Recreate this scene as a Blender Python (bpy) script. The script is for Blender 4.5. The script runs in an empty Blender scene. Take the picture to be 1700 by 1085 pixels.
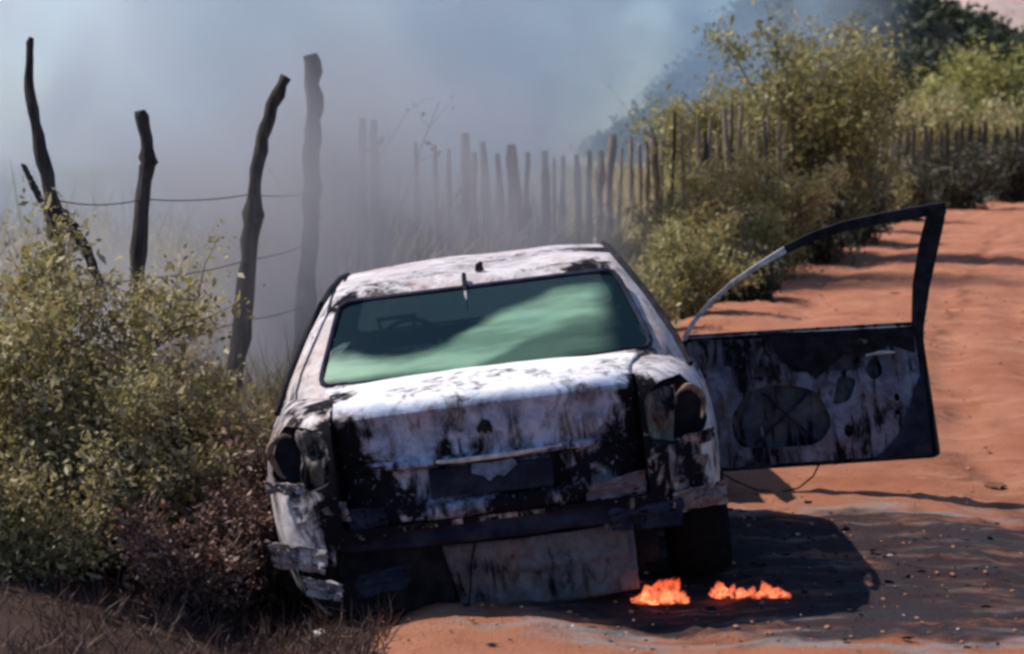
import bpy, bmesh, math, random
import numpy as np
from mathutils import Vector, Matrix, noise as mnoise

R = math.radians
SC = bpy.context.scene
COL = SC.collection

# ------------------------------------------------------------------ camera, sky, sun, exposure
CAM_H = 1.75
FPX = 3624.0                      # focal length in pixels of the 1700 px wide photograph
HORIZON = 235.0
PITCH = math.atan((542.5 - HORIZON) / FPX)
cam = bpy.data.cameras.new('camera')
cam.sensor_width = 36.0
cam.lens = FPX / 1700.0 * 36.0
cam.clip_start = 0.1
cam.clip_end = 6000.0
cam.dof.use_dof = True
cam.dof.focus_distance = 9.0
cam.dof.aperture_fstop = 4.5
cam_o = bpy.data.objects.new('camera', cam)
COL.objects.link(cam_o)
cam_o.location = (0, 0, CAM_H)
cam_o.rotation_euler = (R(90) - PITCH, 0, 0)
SC.camera = cam_o

SUN_EL, SUN_FROM = R(50), (-0.965, 0.26)         # horizontal direction towards the sun
w = bpy.data.worlds.new('World'); SC.world = w; w.use_nodes = True
nt = w.node_tree
bg = nt.nodes['Background']
sky = nt.nodes.new('ShaderNodeTexSky'); sky.sky_type = 'NISHITA'; sky.sun_disc = False
sky.sun_elevation = SUN_EL
sky.sun_rotation = math.atan2(SUN_FROM[0], SUN_FROM[1])
sky.air_density = 1.0; sky.dust_density = 0.6; sky.ozone_density = 7.0
nt.links.new(sky.outputs[0], bg.inputs[0]); bg.inputs[1].default_value = 0.10

sl = bpy.data.lights.new('sun', 'SUN'); sl.energy = 4.2; sl.angle = R(0.5); sl.color = (1.0, 0.93, 0.84)
so = bpy.data.objects.new('sun', sl); COL.objects.link(so)
sd = Vector((SUN_FROM[0] * math.cos(SUN_EL), SUN_FROM[1] * math.cos(SUN_EL), math.sin(SUN_EL)))
so.rotation_euler = sd.to_track_quat('Z', 'Y').to_euler()
so.location = (0, 0, 30)

SC.view_settings.view_transform = 'Standard'; SC.view_settings.look = 'None'
SC.view_settings.exposure = 0.5; SC.view_settings.gamma = 1.0
SC.render.engine = 'CYCLES'
SC.cycles.volume_step_rate = 4.0
SC.cycles.volume_max_steps = 64
SC.cycles.volume_bounces = 4
SC.cycles.max_bounces = 6
SC.cycles.transparent_max_bounces = 12
SC.cycles.filter_width = 3.0

# ------------------------------------------------------------------ helpers
def tag(o, label=None, cat=None, group=None, kind=None):
    if label: o['label'] = label
    if cat: o['category'] = cat
    if group: o['group'] = group
    if kind: o['kind'] = kind
    return o

def empty(name, loc=(0, 0, 0)):
    o = bpy.data.objects.new(name, None); COL.objects.link(o); o.location = loc
    o.empty_display_size = 0.2
    return o

def link(name, me, mat=None, parent=None, smooth=None):
    o = bpy.data.objects.new(name, me); COL.objects.link(o)
    if mat is not None and not me.materials:
        me.materials.append(mat)
    if parent is not None: o.parent = parent
    if smooth is not None:
        me.polygons.foreach_set('use_smooth', [True] * len(me.polygons))
        if smooth < 180: me.set_sharp_from_angle(angle=R(smooth))
    return o

def mesh(name, v, f):
    me = bpy.data.meshes.new(name); me.from_pydata([tuple(p) for p in v], [], f); me.update()
    return me

def quads_mesh(name, V):
    """V: (N,4,3) -> mesh of N separate quads"""
    V = np.asarray(V, dtype=np.float32); n = len(V)
    me = bpy.data.meshes.new(name)
    me.vertices.add(n * 4); me.vertices.foreach_set('co', V.reshape(-1))
    me.loops.add(n * 4); me.loops.foreach_set('vertex_index', np.arange(n * 4, dtype=np.int32))
    me.polygons.add(n)
    me.polygons.foreach_set('loop_start', np.arange(0, n * 4, 4, dtype=np.int32))
    try: me.polygons.foreach_set('loop_total', np.full(n, 4, dtype=np.int32))
    except Exception: pass
    me.update(calc_edges=True)
    return me

def tube(pts, radii, sides=8, cap=True, rough=0.0, rng=None, V=None, F=None):
    """tapered tube along a polyline; returns (verts, faces)"""
    if V is None: V, F = [], []
    n = len(pts); pts = [Vector(p) for p in pts]
    up = Vector((0.31, 0.87, 0.38))
    b0 = len(V)
    for i, p in enumerate(pts):
        t = (pts[min(i + 1, n - 1)] - pts[max(i - 1, 0)])
        if t.length < 1e-9: t = Vector((0, 0, 1))
        t.normalize()
        a = t.cross(up)
        if a.length < 1e-3: a = t.cross(Vector((1, 0, 0)))
        a.normalize(); b = t.cross(a)
        r = radii[i] if hasattr(radii, '__len__') else radii
        for k in range(sides):
            an = 2 * math.pi * k / sides
            rr = r * (1 + (rng.uniform(-rough, rough) if rng else 0))
            V.append(tuple(p + a * (math.cos(an) * rr) + b * (math.sin(an) * rr)))
    for i in range(n - 1):
        for k in range(sides):
            k2 = (k + 1) % sides
            F.append((b0 + i * sides + k, b0 + i * sides + k2, b0 + (i + 1) * sides + k2, b0 + (i + 1) * sides + k))
    if cap:
        F.append(tuple(b0 + k for k in reversed(range(sides))))
        F.append(tuple(b0 + (n - 1) * sides + k for k in range(sides)))
    return V, F

def box_vf(x0, x1, y0, y1, z0, z1):
    V = [(x0, y0, z0), (x1, y0, z0), (x1, y1, z0), (x0, y1, z0), (x0, y0, z1), (x1, y0, z1), (x1, y1, z1), (x0, y1, z1)]
    F = [(3, 2, 1, 0), (4, 5, 6, 7), (0, 1, 5, 4), (1, 2, 6, 5), (2, 3, 7, 6), (3, 0, 4, 7)]
    return V, F

def prism(poly, axis, a, b):
    """closed prism of a 2D polygon extruded along axis ('x','y') from a to b; polygon in the other two coords"""
    n = len(poly); V = []
    for t in (a, b):
        for (u, v) in poly:
            V.append((t, u, v) if axis == 'x' else (u, t, v))
    F = [tuple(range(n)), tuple(range(2 * n - 1, n - 1, -1))]
    F += [(i, i + n, (i + 1) % n + n, (i + 1) % n) for i in range(n)]
    me = mesh('cut', V, F); bm = bmesh.new(); bm.from_mesh(me)
    bmesh.ops.recalc_face_normals(bm, faces=bm.faces); bm.to_mesh(me); bm.free()
    return me

def round_poly(poly, r, k=4):
    out = []; n = len(poly)
    for i in range(n):
        p = Vector(poly[i]); a = Vector(poly[i - 1]); b = Vector(poly[(i + 1) % n])
        d1 = (a - p); d2 = (b - p); rr = min(r, d1.length * .45, d2.length * .45)
        s = p + d1.normalized() * rr; e = p + d2.normalized() * rr
        for j in range(k + 1):
            t = j / k
            out.append(tuple((1 - t) ** 2 * s + 2 * t * (1 - t) * p + t * t * e))
    return out

def mesh_volume(me):
    bm = bmesh.new(); bm.from_mesh(me); v = bm.calc_volume(); bm.free(); return v

def apply_booleans(o, cutters):
    """cut one by one; a cut whose volume makes no sense is repeated with the cutter nudged"""
    for me, mat in cutters:
        if mat and not me.materials: me.materials.append(mat)
        v0 = mesh_volume(o.data); vc = abs(mesh_volume(me))
        c = bpy.data.objects.new('cutter', me); COL.objects.link(c); c.parent = o.parent
        for k in range(8):
            c.location = (.0013 * k, -.0017 * k, .0011 * k)
            m = o.modifiers.new('b', 'BOOLEAN'); m.operation = 'DIFFERENCE'; m.solver = 'EXACT'; m.object = c
            try: m.material_mode = 'TRANSFER'
            except Exception: pass
            bpy.context.view_layer.update()
            dg = bpy.context.evaluated_depsgraph_get(); dg.update()
            new = bpy.data.meshes.new_from_object(o.evaluated_get(dg), depsgraph=dg)
            o.modifiers.clear()
            v1 = mesh_volume(new)
            if v0 - vc * 1.02 - 1e-4 <= v1 <= v0 + 1e-4:
                o.data = new; break
        else: print('CUT FAILED', o.name, v0, vc, v1)
        bpy.data.objects.remove(c)
    return o

def fbm(x, y, z=0.0, o=4):
    return mnoise.fractal(Vector((x, y, z)), 1.0, 2.0, o)

def sstep(a, b, x):
    t = min(1.0, max(0.0, (x - a) / (b - a))); return t * t * (3 - 2 * t)

def lerp_table(tab, t):
    if t <= tab[0][0]: return tab[0][1]
    for (a, va), (b, vb) in zip(tab, tab[1:]):
        if t <= b:
            k = (t - a) / (b - a); return va + (vb - va) * k
    (a, va), (b, vb) = tab[-2], tab[-1]
    return vb + (vb - va) / (b - a) * (t - b)

def at(px, py, Y):
    """world point that stands at pixel (px,py) of the 1700x1085 photograph at distance Y along the road"""
    u = (px - 850.0) / FPX; v = (542.5 - py) / FPX
    d = Vector((u, math.cos(PITCH) + v * math.sin(PITCH), -math.sin(PITCH) + v * math.cos(PITCH)))
    k = Y / d.y
    return Vector((d.x * k, Y, CAM_H + d.z * k))

# ------------------------------------------------------------------ materials
class NB:
    """tiny node builder"""
    def __init__(s, name):
        s.m = bpy.data.materials.new(name); s.m.use_nodes = True; s.t = s.m.node_tree
        s.n = s.t.nodes; s.n.clear()
        s.out = s.n.new('ShaderNodeOutputMaterial')
    def new(s, typ, ins=None, **kw):
        n = s.n.new(typ)
        for k, v in kw.items(): setattr(n, k, v)
        for k, v in (ins or {}).items(): s.put(n, k, v)
        return n
    def put(s, n, k, v):
        sock = n.inputs[k]
        if isinstance(v, bpy.types.NodeSocket): s.t.links.new(v, sock)
        elif isinstance(v, bpy.types.Node): s.t.links.new(v.outputs[0], sock)
        else:
            if isinstance(v, tuple) and len(v) == 3 and sock.type == 'RGBA': v = v + (1,)
            sock.default_value = v
    def coord(s, which='Object'):
        return s.new('ShaderNodeTexCoord').outputs[which]
    def noise(s, vec, scale, detail=4, rough=0.55, stretch=None, out='Fac', dist=0.0):
        if stretch:
            vec = s.new('ShaderNodeMapping', {'Vector': vec, 'Scale': stretch}).outputs[0]
        return s.new('ShaderNodeTexNoise', {'Vector': vec, 'Scale': scale, 'Detail': detail, 'Roughness': rough, 'Distortion': dist}).outputs[out]
    def math(s, op, a, b=None, c=None, clamp=False):
        n = s.n.new('ShaderNodeMath'); n.operation = op; n.use_clamp = clamp
        s.put(n, 0, a)
        if b is not None: s.put(n, 1, b)
        if c is not None: s.put(n, 2, c)
        return n.outputs[0]
    def ramp(s, fac, stops, interp='LINEAR'):
        n = s.n.new('ShaderNodeValToRGB'); s.put(n, 0, fac); e = n.color_ramp.elements
        n.color_ramp.interpolation = interp
        while len(e) < len(stops): e.new(0.5)
        for i, (p, c) in enumerate(stops):
            e[i].position = p
            if not isinstance(c, tuple): c = (c, c, c)
            e[i].color = c + (1,)
        return n.outputs[0]
    def mapr(s, v, a, b, c=0.0, d=1.0, smooth=True):
        n = s.n.new('ShaderNodeMapRange'); n.interpolation_type = 'SMOOTHSTEP' if smooth else 'LINEAR'
        s.put(n, 'Value', v); s.put(n, 'From Min', a); s.put(n, 'From Max', b); s.put(n, 'To Min', c); s.put(n, 'To Max', d)
        return n.outputs[0]
    def mix(s, fac, a, b, blend='MIX'):
        n = s.n.new('ShaderNodeMix'); n.data_type = 'RGBA'; n.blend_type = blend
        s.put(n, 0, fac)
        s.put(n, 6, a); s.put(n, 7, b)
        return n.outputs[2]
    def xyz(s, vec):
        return s.new('ShaderNodeSeparateXYZ', {0: vec}).outputs
    def bsdf(s, color, rough=0.8, metal=0.0, bump=None, bstr=0.3, bdist=0.01, spec=0.4, **kw):
        p = s.new('ShaderNodeBsdfPrincipled')
        s.put(p, 'Base Color', color); s.put(p, 'Roughness', rough); s.put(p, 'Metallic', metal)
        s.put(p, 'Specular IOR Level', spec)
        if bump is not None:
            b = s.new('ShaderNodeBump', {'Height': bump, 'Strength': bstr, 'Distance': bdist}); s.put(p, 'Normal', b)
        return p
    def done(s, shader, disp=None):
        s.t.links.new(shader.outputs[0] if isinstance(shader, bpy.types.Node) else shader, s.out.inputs['Surface'])
        return s.m

def mat_burnt(name, base, light, soot_amount, stains=(), rust=0.35, seed=0.0, scratch=0.5, rust_col=(0.34, 0.20, 0.17), low_soot=None, sunlit_above=None):
    b = NB(name); p = b.coord('Object')
    ps = b.new('ShaderNodeVectorMath', {0: p, 1: (seed, seed * 1.7, -seed)}, operation='ADD').outputs[0]
    big = b.noise(ps, 2.6, 6, 0.62)
    mid = b.noise(ps, 9.0, 8, 0.68, dist=0.6)
    fine = b.noise(ps, 42.0, 6, 0.7)
    streak = b.noise(ps, 7.0, 6, 0.7, stretch=(2.4, 2.4, 0.55), dist=0.8)
    col = b.mix(b.mapr(mid, .38, .62), base, light)
    col = b.mix(b.math('MULTIPLY', b.mapr(b.noise(ps, 4.2, 7, .65), .50, .66), rust), col, rust_col)
    col = b.mix(b.mapr(fine, .45, .75, 0, .35), col, tuple(c * .45 for c in base))
    if sunlit_above:                                             # sunlight on the deck painted in as a paler colour
        col = b.mix(b.math('MULTIPLY', b.mapr(b.xyz(p)[2], *sunlit_above), b.mapr(mid, .25, .5, .4, 1)), col, (.76, .73, .75))
    soot = b.math('ADD', b.math('MULTIPLY', b.mapr(big, .35, .65), .55), b.math('MULTIPLY', b.mapr(streak, .35, .68), .65))
    soot = b.math('ADD', soot, soot_amount - 0.6)
    if sunlit_above: soot = b.math('SUBTRACT', soot, b.mapr(b.xyz(p)[2], 1.0, 1.05, 0, .22))
    for (x, y, z, r, k) in stains:
        d = b.new('ShaderNodeVectorMath', {0: p, 1: (x, y, z)}, operation='DISTANCE').outputs['Value']
        d = b.math('ADD', d, b.math('MULTIPLY', b.math('SUBTRACT', mid, .5), r * 1.3))
        soot = b.math('ADD', soot, b.mapr(d, r, r * .45, 0, k))
    if low_soot:
        soot = b.math('ADD', soot, b.mapr(b.xyz(p)[2], low_soot[0], low_soot[1], low_soot[2], 0))
    film = b.mapr(b.math('ADD', soot, b.math('MULTIPLY', b.math('SUBTRACT', b.noise(ps, 1.7, 3, .5), .5), .5)), .08, .55, 0, .72)
    col = b.mix(film, col, b.mix(b.mapr(b.noise(ps, 5.5, 5, .65), .45, .62), (.045, .043, .056), (.13, .075, .052)))
    soot = b.mapr(soot, .38, .80)
    col = b.mix(soot, col, (0.007, 0.0065, 0.009))
    chips = b.mapr(b.noise(ps, 34, 5, .65), .60, .70, 0, scratch)
    col = b.mix(chips, col, tuple(c * .9 for c in light))
    rough = b.mapr(fine, .3, .7, .5, .85)
    rough = b.mix(soot, rough, (.95, .95, .95))
    return b.done(b.bsdf(col, rough, 0.0, b.math('ADD', mid, b.math('MULTIPLY', fine, .4)), .55, .012, spec=b.mapr(soot, 0, 1, .45, .08)))

def mat_plain(name, c1, c2, scale=12, rough=.8, bstr=.4, metal=0.0, bdist=.01, stretch=None):
    b = NB(name); p = b.coord('Object')
    n = b.noise(p, scale, 6, .65, stretch=stretch)
    col = b.mix(b.mapr(n, .35, .66), c1, c2)
    return b.done(b.bsdf(col, rough, metal, b.noise(p, scale * 2.3, 5, .65, stretch=stretch), bstr, bdist, spec=.15 if rough > .85 else .35))

def mat_leaf(name, cols, trans=.35, rough=.6):
    b = NB(name)
    g = b.new('ShaderNodeNewGeometry')
    stops = [(i / max(1, len(cols) - 1), c) for i, c in enumerate(cols)]
    col = b.ramp(g.outputs['Random Per Island'], stops)
    p = b.bsdf(col, rough, spec=.3)
    tr = b.new('ShaderNodeBsdfTranslucent', {'Color': b.mix(.5, col, (1.0, .95, .35), 'MULTIPLY')})
    mx = b.new('ShaderNodeMixShader', {0: trans, 1: p, 2: tr})
    return b.done(mx)

PAINT = (0.30, 0.31, 0.37); ASH = (0.66, 0.64, 0.66)
STAINS = [(-.60, .1, .86, .16, .9), (.60, .1, .93, .15, .9), (0, .05, .5, .5, .35), (-.5, .05, .62, .26, .8), (.45, .05, .58, .25, .55),
          (-.57, .3, 1.03, .14, .8), (.86, .8, .45, .35, .8), (-.86, .8, .40, .30, .8), (.66, .1, .66, .20, .55), (-.68, .1, .78, .12, .4), (.54, .05, .80, .15, .6), (-.53, .06, .93, .13, .7)]
M = {}
M['body'] = mat_burnt('burnt_body_paint', (.32, .29, .31), (.62, .57, .57), .36, STAINS, rust=.7, seed=1.3, rust_col=(.44, .28, .23), low_soot=(.36, .56, .5))
M['lid'] = mat_burnt('burnt_lid_paint', (.17, .22, .34), (.36, .42, .56), .29, STAINS + [(-.52, .06, .76, .17, .8), (.1, .05, .60, .16, .5)], rust=.5, seed=4.1, sunlit_above=(1.02, 1.06))  # deck paler than the rear face to paint its sunlight in
M['roof'] = mat_burnt('scorched_roof_paint', (.40, .36, .37), (.62, .56, .57), .17, [(.5, 1.0, 1.37, .16, .8), (-.55, 1.0, 1.38, .09, .9), (.6, 1.6, 1.38, .25, .8)], rust=.8, seed=7.7, rust_col=(.46, .34, .31))
M['door'] = mat_burnt('burnt_door_metal', (.065, .08, .135), (.19, .22, .31), .46, [], rust=.15, seed=2.2, scratch=.6)
M['door_dark'] = mat_burnt('charred_door_skin', (.035, .045, .075), (.09, .12, .16), .45, [], rust=.1, seed=9.2, scratch=.1)
M['steel'] = mat_burnt('grey_burnt_steel', (.06, .06, .075), (.125, .125, .145), .26, [(-.1, .1, .33, .14, .4)], rust=.15, seed=5.5, scratch=.2)
M['scrap'] = mat_burnt('scorched_scrap', (.15, .125, .125), (.38, .32, .32), .47, [], rust=.5, seed=3.7)
M['char'] = mat_plain('charred_black', (.006, .006, .008), (.022, .021, .026), 14, .9, .6)
M['charblue'] = mat_plain('charred_blue_black', (.007, .009, .022), (.026, .030, .052), 10, .88, .6)
M['rubber'] = mat_plain('burnt_rubber', (.003, .003, .004), (.009, .009, .011), 30, .95, .8)
M['soil_dark'] = mat_plain('dark_soil', (.10, .045, .03), (.17, .075, .045), 14, .95, .8)
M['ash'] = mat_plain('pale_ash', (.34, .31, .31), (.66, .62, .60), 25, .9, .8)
M['rim'] = mat_plain('scorched_rim', (.05, .05, .055), (.16, .15, .15), 12, .7, .5)
M['socket'] = mat_plain('rusty_socket', (.06, .035, .025), (.26, .17, .12), 16, .8, .5)
M['socket_panel'] = mat_burnt('olive_scorched_panel', (.10, .10, .08), (.24, .22, .17), .36, [], rust=.3, seed=6.1, scratch=.3)
M['plate_blue'] = mat_plain('scorched_plate_blue_grey', (.05, .075, .12), (.15, .21, .30), 18, .8, .4)
M['wood'] = mat_plain('weathered_post_wood', (.025, .022, .022), (.085, .07, .062), 9, .95, 1.0, bdist=.02, stretch=(3, 3, .35))
M['wood_warm'] = mat_plain('weathered_stake_wood', (.13, .095, .075), (.32, .24, .19), 9, .95, 1.0, bdist=.02, stretch=(3, 3, .35))
M['wire'] = mat_plain('rusty_wire', (.05, .045, .045), (.10, .09, .085), 20, .8, .2)
M['bark'] = mat_plain('twig_bark', (.06, .045, .032), (.16, .13, .095), 20, .95, .5)
M['leaf_olive'] = mat_leaf('olive_leaves', [(.17, .145, .065), (.28, .235, .11), (.43, .355, .19), (.22, .19, .095), (.58, .50, .34)], .35)
M['leaf_dull'] = mat_leaf('dull_dry_leaves', [(.15, .12, .08), (.26, .205, .14), (.34, .26, .19), (.18, .155, .09), (.50, .42, .33)], .25)
M['leaf_scorch'] = mat_leaf('scorched_brown_leaves', [(.10, .045, .038), (.19, .095, .078), (.28, .165, .14), (.13, .065, .055), (.46, .33, .29)], .2)
M['leaf_bush'] = mat_leaf('grey_olive_leaves', [(.17, .15, .062), (.29, .245, .10), (.22, .21, .078), (.38, .32, .145), (.50, .43, .22)], .3)
M['leaf_weed'] = mat_leaf('straw_weed_leaves', [(.30, .22, .095), (.42, .31, .135), (.24, .195, .08), (.54, .42, .22)], .35)
M['leaf_lime'] = mat_leaf('sunlit_lime_leaves', [(.27, .27, .085), (.36, .34, .13), (.22, .22, .07), (.46, .42, .19)], .35)
M['leaf_straw'] = mat_leaf('pale_straw_leaves', [(.36, .30, .15), (.46, .39, .22), (.27, .24, .11)], .3)
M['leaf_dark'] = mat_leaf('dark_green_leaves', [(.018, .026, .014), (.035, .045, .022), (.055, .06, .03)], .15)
M['leaf_shade'] = mat_leaf('shaded_verge_leaves', [(.035, .035, .024), (.07, .062, .04), (.05, .05, .033)], .2)  # backlit verge shade painted into dark leaf colours
M['grass'] = mat_leaf('dry_grass_blades', [(.14, .105, .05), (.24, .185, .09), (.18, .15, .06), (.34, .27, .15)], .3)
M['grass_dark'] = mat_leaf('shaded_scorched_grass', [(.045, .022, .022), (.085, .045, .04), (.15, .09, .075), (.06, .04, .034)], .2)  # shade under the bushes painted into the blade colours

# ------------------------------------------------------------------ terrain
XL = [(-5, -1.4), (4, -0.85), (7.5, -0.55), (9, -0.50), (12, -0.25), (16, 0.4), (20, 1.2), (26, 2.5), (38, 5.6), (50, 9.0), (57, 11.2), (66, 14.2), (80, 20), (100, 31), (140, 60)]
def xl(y): return lerp_table(XL, y)
def gz(x, y):
    """ground height"""
    e = x - xl(y)
    z = -0.17 * math.exp(-((e + 0.42) / 0.36) ** 2)               # ditch beside the road
    z += 0.16 * sstep(-0.8, -2.0, e)                              # bank under the fence
    z += 0.05 * fbm(x * .35, y * .35, 3.1, 3) * sstep(.0, -1.2, e)
    z += 0.10 * sstep(4.6, 6.5, e)
    d = math.hypot(x, y)
    z += 0.5 * fbm(x * .02, y * .02, 9.0, 3) * sstep(45, 160, d)
    return z

def axis_lines(lo, hi, fine_lo, fine_hi, step, grow=1.25):
    a = []
    v = fine_lo
    while v < fine_hi: a.append(v); v += step
    a.append(fine_hi)
    s = step; v = fine_hi
    while v < hi: s *= grow; v += s; a.append(min(v, hi))
    s = step; v = fine_lo
    while v > lo: s *= grow; v -= s; a.insert(0, max(v, lo))
    return a

def build_ground():
    xs = axis_lines(-1800, 1800, -7, 9, .16); ys = axis_lines(-60, 2600, 4, 24, .2, 1.12)
    V = []
    for y in ys:
        for x in xs:
            e = x - xl(y)
            z = gz(x, y) + .018 * fbm(x * 4, y * 4, 1.0, 3)
            z -= .05 * sstep(.02, .35, e) * sstep(5.7, 5.3, e)     # stays under the road sheet
            V.append((x, y, z))
    nx = len(xs)
    F = [(j * nx + i, j * nx + i + 1, (j + 1) * nx + i + 1, (j + 1) * nx + i) for j in range(len(ys) - 1) for i in range(nx - 1)]
    b = NB('verge_soil'); p = b.coord('Object')
    n1 = b.noise(p, .7, 6, .6); n2 = b.noise(p, 9, 6, .7); n3 = b.noise(p, 60, 4, .7)
    col = b.mix(b.mapr(n1, .38, .62), (.17, .085, .06), (.26, .16, .10))
    far = b.mapr(b.xyz(p)[1], 16, 30)
    col = b.mix(far, col, b.mix(b.mapr(b.noise(p, .25, 5, .6), .4, .6), (.48, .37, .22), (.36, .30, .16)))
    col = b.mix(b.mapr(n2, .5, .68, 0, .6), col, (.06, .045, .035))
    col = b.mix(b.mapr(n3, .62, .7, 0, .5), col, (.40, .30, .24))
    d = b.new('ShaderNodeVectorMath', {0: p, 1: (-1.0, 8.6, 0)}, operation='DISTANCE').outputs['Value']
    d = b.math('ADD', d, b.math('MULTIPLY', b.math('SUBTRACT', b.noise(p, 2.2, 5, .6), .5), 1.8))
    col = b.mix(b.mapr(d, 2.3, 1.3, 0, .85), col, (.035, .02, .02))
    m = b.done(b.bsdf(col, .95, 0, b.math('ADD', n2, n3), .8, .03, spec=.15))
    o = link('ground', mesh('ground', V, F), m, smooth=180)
    tag(o, 'dry brown verge soil and pale field beyond the fence', kind='structure')

def build_road():
    V = []; F = []; TR = []
    us = np.linspace(0, 5.6, 113)
    ys = [2.0]
    while ys[-1] < 140:
        y = ys[-1]; ys.append(y + (.05 if 7 < y < 13 else (.09 if y < 20 else .09 * (y / 20) ** 1.6)))
    for y in ys:
        x0 = xl(y) + .09 * fbm(y * .9, 4.4, 0, 3) + .07 * fbm(y * 5, 1.2, 0, 3) + .04 * fbm(y * 17, 6.2, 0, 2)
        for u in us:
            x = x0 + u
            edge = min(1, u / .3, (5.6 - u) / .3)
            z = gz(x, y) - .04 + .062 * sstep(0, 1, edge)
            zz = .022 * fbm(x * 1.4, y * .8, 0, 4) + .014 * fbm(x * 7, y * 6, 2, 3)
            for rc in (1.25, 2.75, 3.55):
                k = math.exp(-((u - rc - .08 * math.sin(y * .35 + rc)) / .20) ** 2)
                zz -= .055 * k * (.6 + .5 * fbm(y * .7, rc, 0, 2))
            zz += .022 * math.sin(y * 9.5 + 1.5 * fbm(x * .8, y * .4, 7, 2)) * (.4 + .8 * fbm(x * .5, y * .25, 8, 2)) * sstep(12, 15, y)
            c = mnoise.noise(Vector((x * 11, y * 11, .3)))
            if c > .32: zz += (c - .32) * .06
            tk = math.exp(-((u - 2.78 - .10 * math.sin(y * .3)) / (.07 + .09 * abs(fbm(y * .8, 3.3, 0, 2)))) ** 2) * sstep(-.25, .2, fbm(y * .9, 2.0, 0, 3))
            TR.append(tk); zz += .02 * tk
            V.append((x, y, z + zz * edge))
    nu = len(us)
    F = [(j * nu + i, j * nu + i + 1, (j + 1) * nu + i + 1, (j + 1) * nu + i) for j in range(len(ys) - 1) for i in range(nu - 1)]
    me = mesh('road', V, F); at_ = me.attributes.new('churned', 'FLOAT', 'POINT'); at_.data.foreach_set('value', TR)
    b = NB('red_dirt'); p = b.coord('Object')
    n1 = b.noise(p, .9, 6, .6); n2 = b.noise(p, 7, 7, .7); n3 = b.noise(p, 55, 5, .75)
    ns = b.noise(p, 2.2, 6, .65, stretch=(.35, 2.2, 1))
    col = b.mix(b.mapr(n1, .36, .64), (.37, .135, .072), (.45, .19, .112))
    col = b.mix(b.mapr(ns, .5, .66, 0, .55), col, (.56, .28, .18))
    col = b.mix(b.mapr(n2, .52, .70, 0, .6), col, (.30, .10, .055))
    col = b.mix(b.mapr(n3, .60, .72, 0, .45), col, (.62, .36, .26))
    churn = b.new('ShaderNodeAttribute', attribute_name='churned').outputs['Fac']
    col = b.mix(b.math('MULTIPLY', b.math('MULTIPLY', churn, b.mapr(n2, .35, .55)), .8), col, (.16, .06, .035))
    # scorched patch beside the wreck with shade painted in, ash around it
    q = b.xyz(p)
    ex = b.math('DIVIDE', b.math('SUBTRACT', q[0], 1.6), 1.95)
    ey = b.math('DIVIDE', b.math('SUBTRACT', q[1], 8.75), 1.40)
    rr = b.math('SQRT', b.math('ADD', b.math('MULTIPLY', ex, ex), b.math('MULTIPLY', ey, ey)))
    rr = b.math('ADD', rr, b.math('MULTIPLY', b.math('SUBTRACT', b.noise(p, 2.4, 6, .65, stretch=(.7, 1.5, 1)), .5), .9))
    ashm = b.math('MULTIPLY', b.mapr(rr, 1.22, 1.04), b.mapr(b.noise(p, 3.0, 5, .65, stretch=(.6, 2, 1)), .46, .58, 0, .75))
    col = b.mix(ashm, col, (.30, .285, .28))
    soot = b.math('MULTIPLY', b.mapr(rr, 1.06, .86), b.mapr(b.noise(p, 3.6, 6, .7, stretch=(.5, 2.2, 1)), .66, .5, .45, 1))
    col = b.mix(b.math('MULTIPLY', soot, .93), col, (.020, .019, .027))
    m = b.done(b.bsdf(col, .95, 0, b.math('ADD', b.math('MULTIPLY', n2, .7), n3), .9, .03, spec=.15))
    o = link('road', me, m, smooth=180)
    tag(o, 'red dirt track with wheel ruts and a black patch of scorch and painted shade', kind='structure')

build_ground(); build_road()

def build_hill(name, y0, y1, x0, x1, crest, label, cols, bump, nx=150, ny=60):
    V = []
    for j in range(ny + 1):
        t = j / ny; y = y0 + (y1 - y0) * t
        for i in range(nx + 1):
            x = x0 + (x1 - x0) * i / nx
            h = crest(x) * sstep(0, .62, t) * (1 - .25 * sstep(.62, 1, t)) - 1.0
            h += bump * fbm(x * .035, y * .035, 2.0, 5) * sstep(0, .3, t) * sstep(5, 16, x)
            V.append((x, y, h))
    F = [(j * (nx + 1) + i, j * (nx + 1) + i + 1, (j + 1) * (nx + 1) + i + 1, (j + 1) * (nx + 1) + i) for j in range(ny) for i in range(nx)]
    b = NB(name + '_cover'); p = b.coord('Object')
    n = b.noise(p, .06, 8, .7); n2 = b.noise(p, .5, 6, .7)
    col = b.mix(b.mapr(n, .38, .62), cols[0], cols[1]); col = b.mix(b.mapr(n2, .45, .65, 0, .7), col, cols[2])
    m = b.done(b.bsdf(col, .95, 0, n2, 1.0, .8, spec=.1))
    tag(link(name, mesh(name, V, F), m, smooth=180), label, kind='structure')
    return V

crest1 = lambda x: lerp_table([(-120, -2), (4, -2), (12, 3.5), (18, 9.5), (24, 16), (30, 20.5), (36, 20.5), (42, 16.2), (51, 13.0), (62, 10.5), (120, 6)], x)
crest2 = lambda x: 62 * sstep(95, 140, x)
hv = build_hill('hill', 150, 290, -130, 150, crest1, 'dark scrub covered hillside behind the bushes', [(.035, .038, .030), (.06, .055, .045), (.025, .032, .022)], 2.2)
build_hill('distant_hill', 560, 800, 95, 620, crest2, 'pale pinkish bare hillside in the far corner', [(.42, .31, .28), (.50, .38, .34), (.32, .25, .23)], 4)

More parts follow.
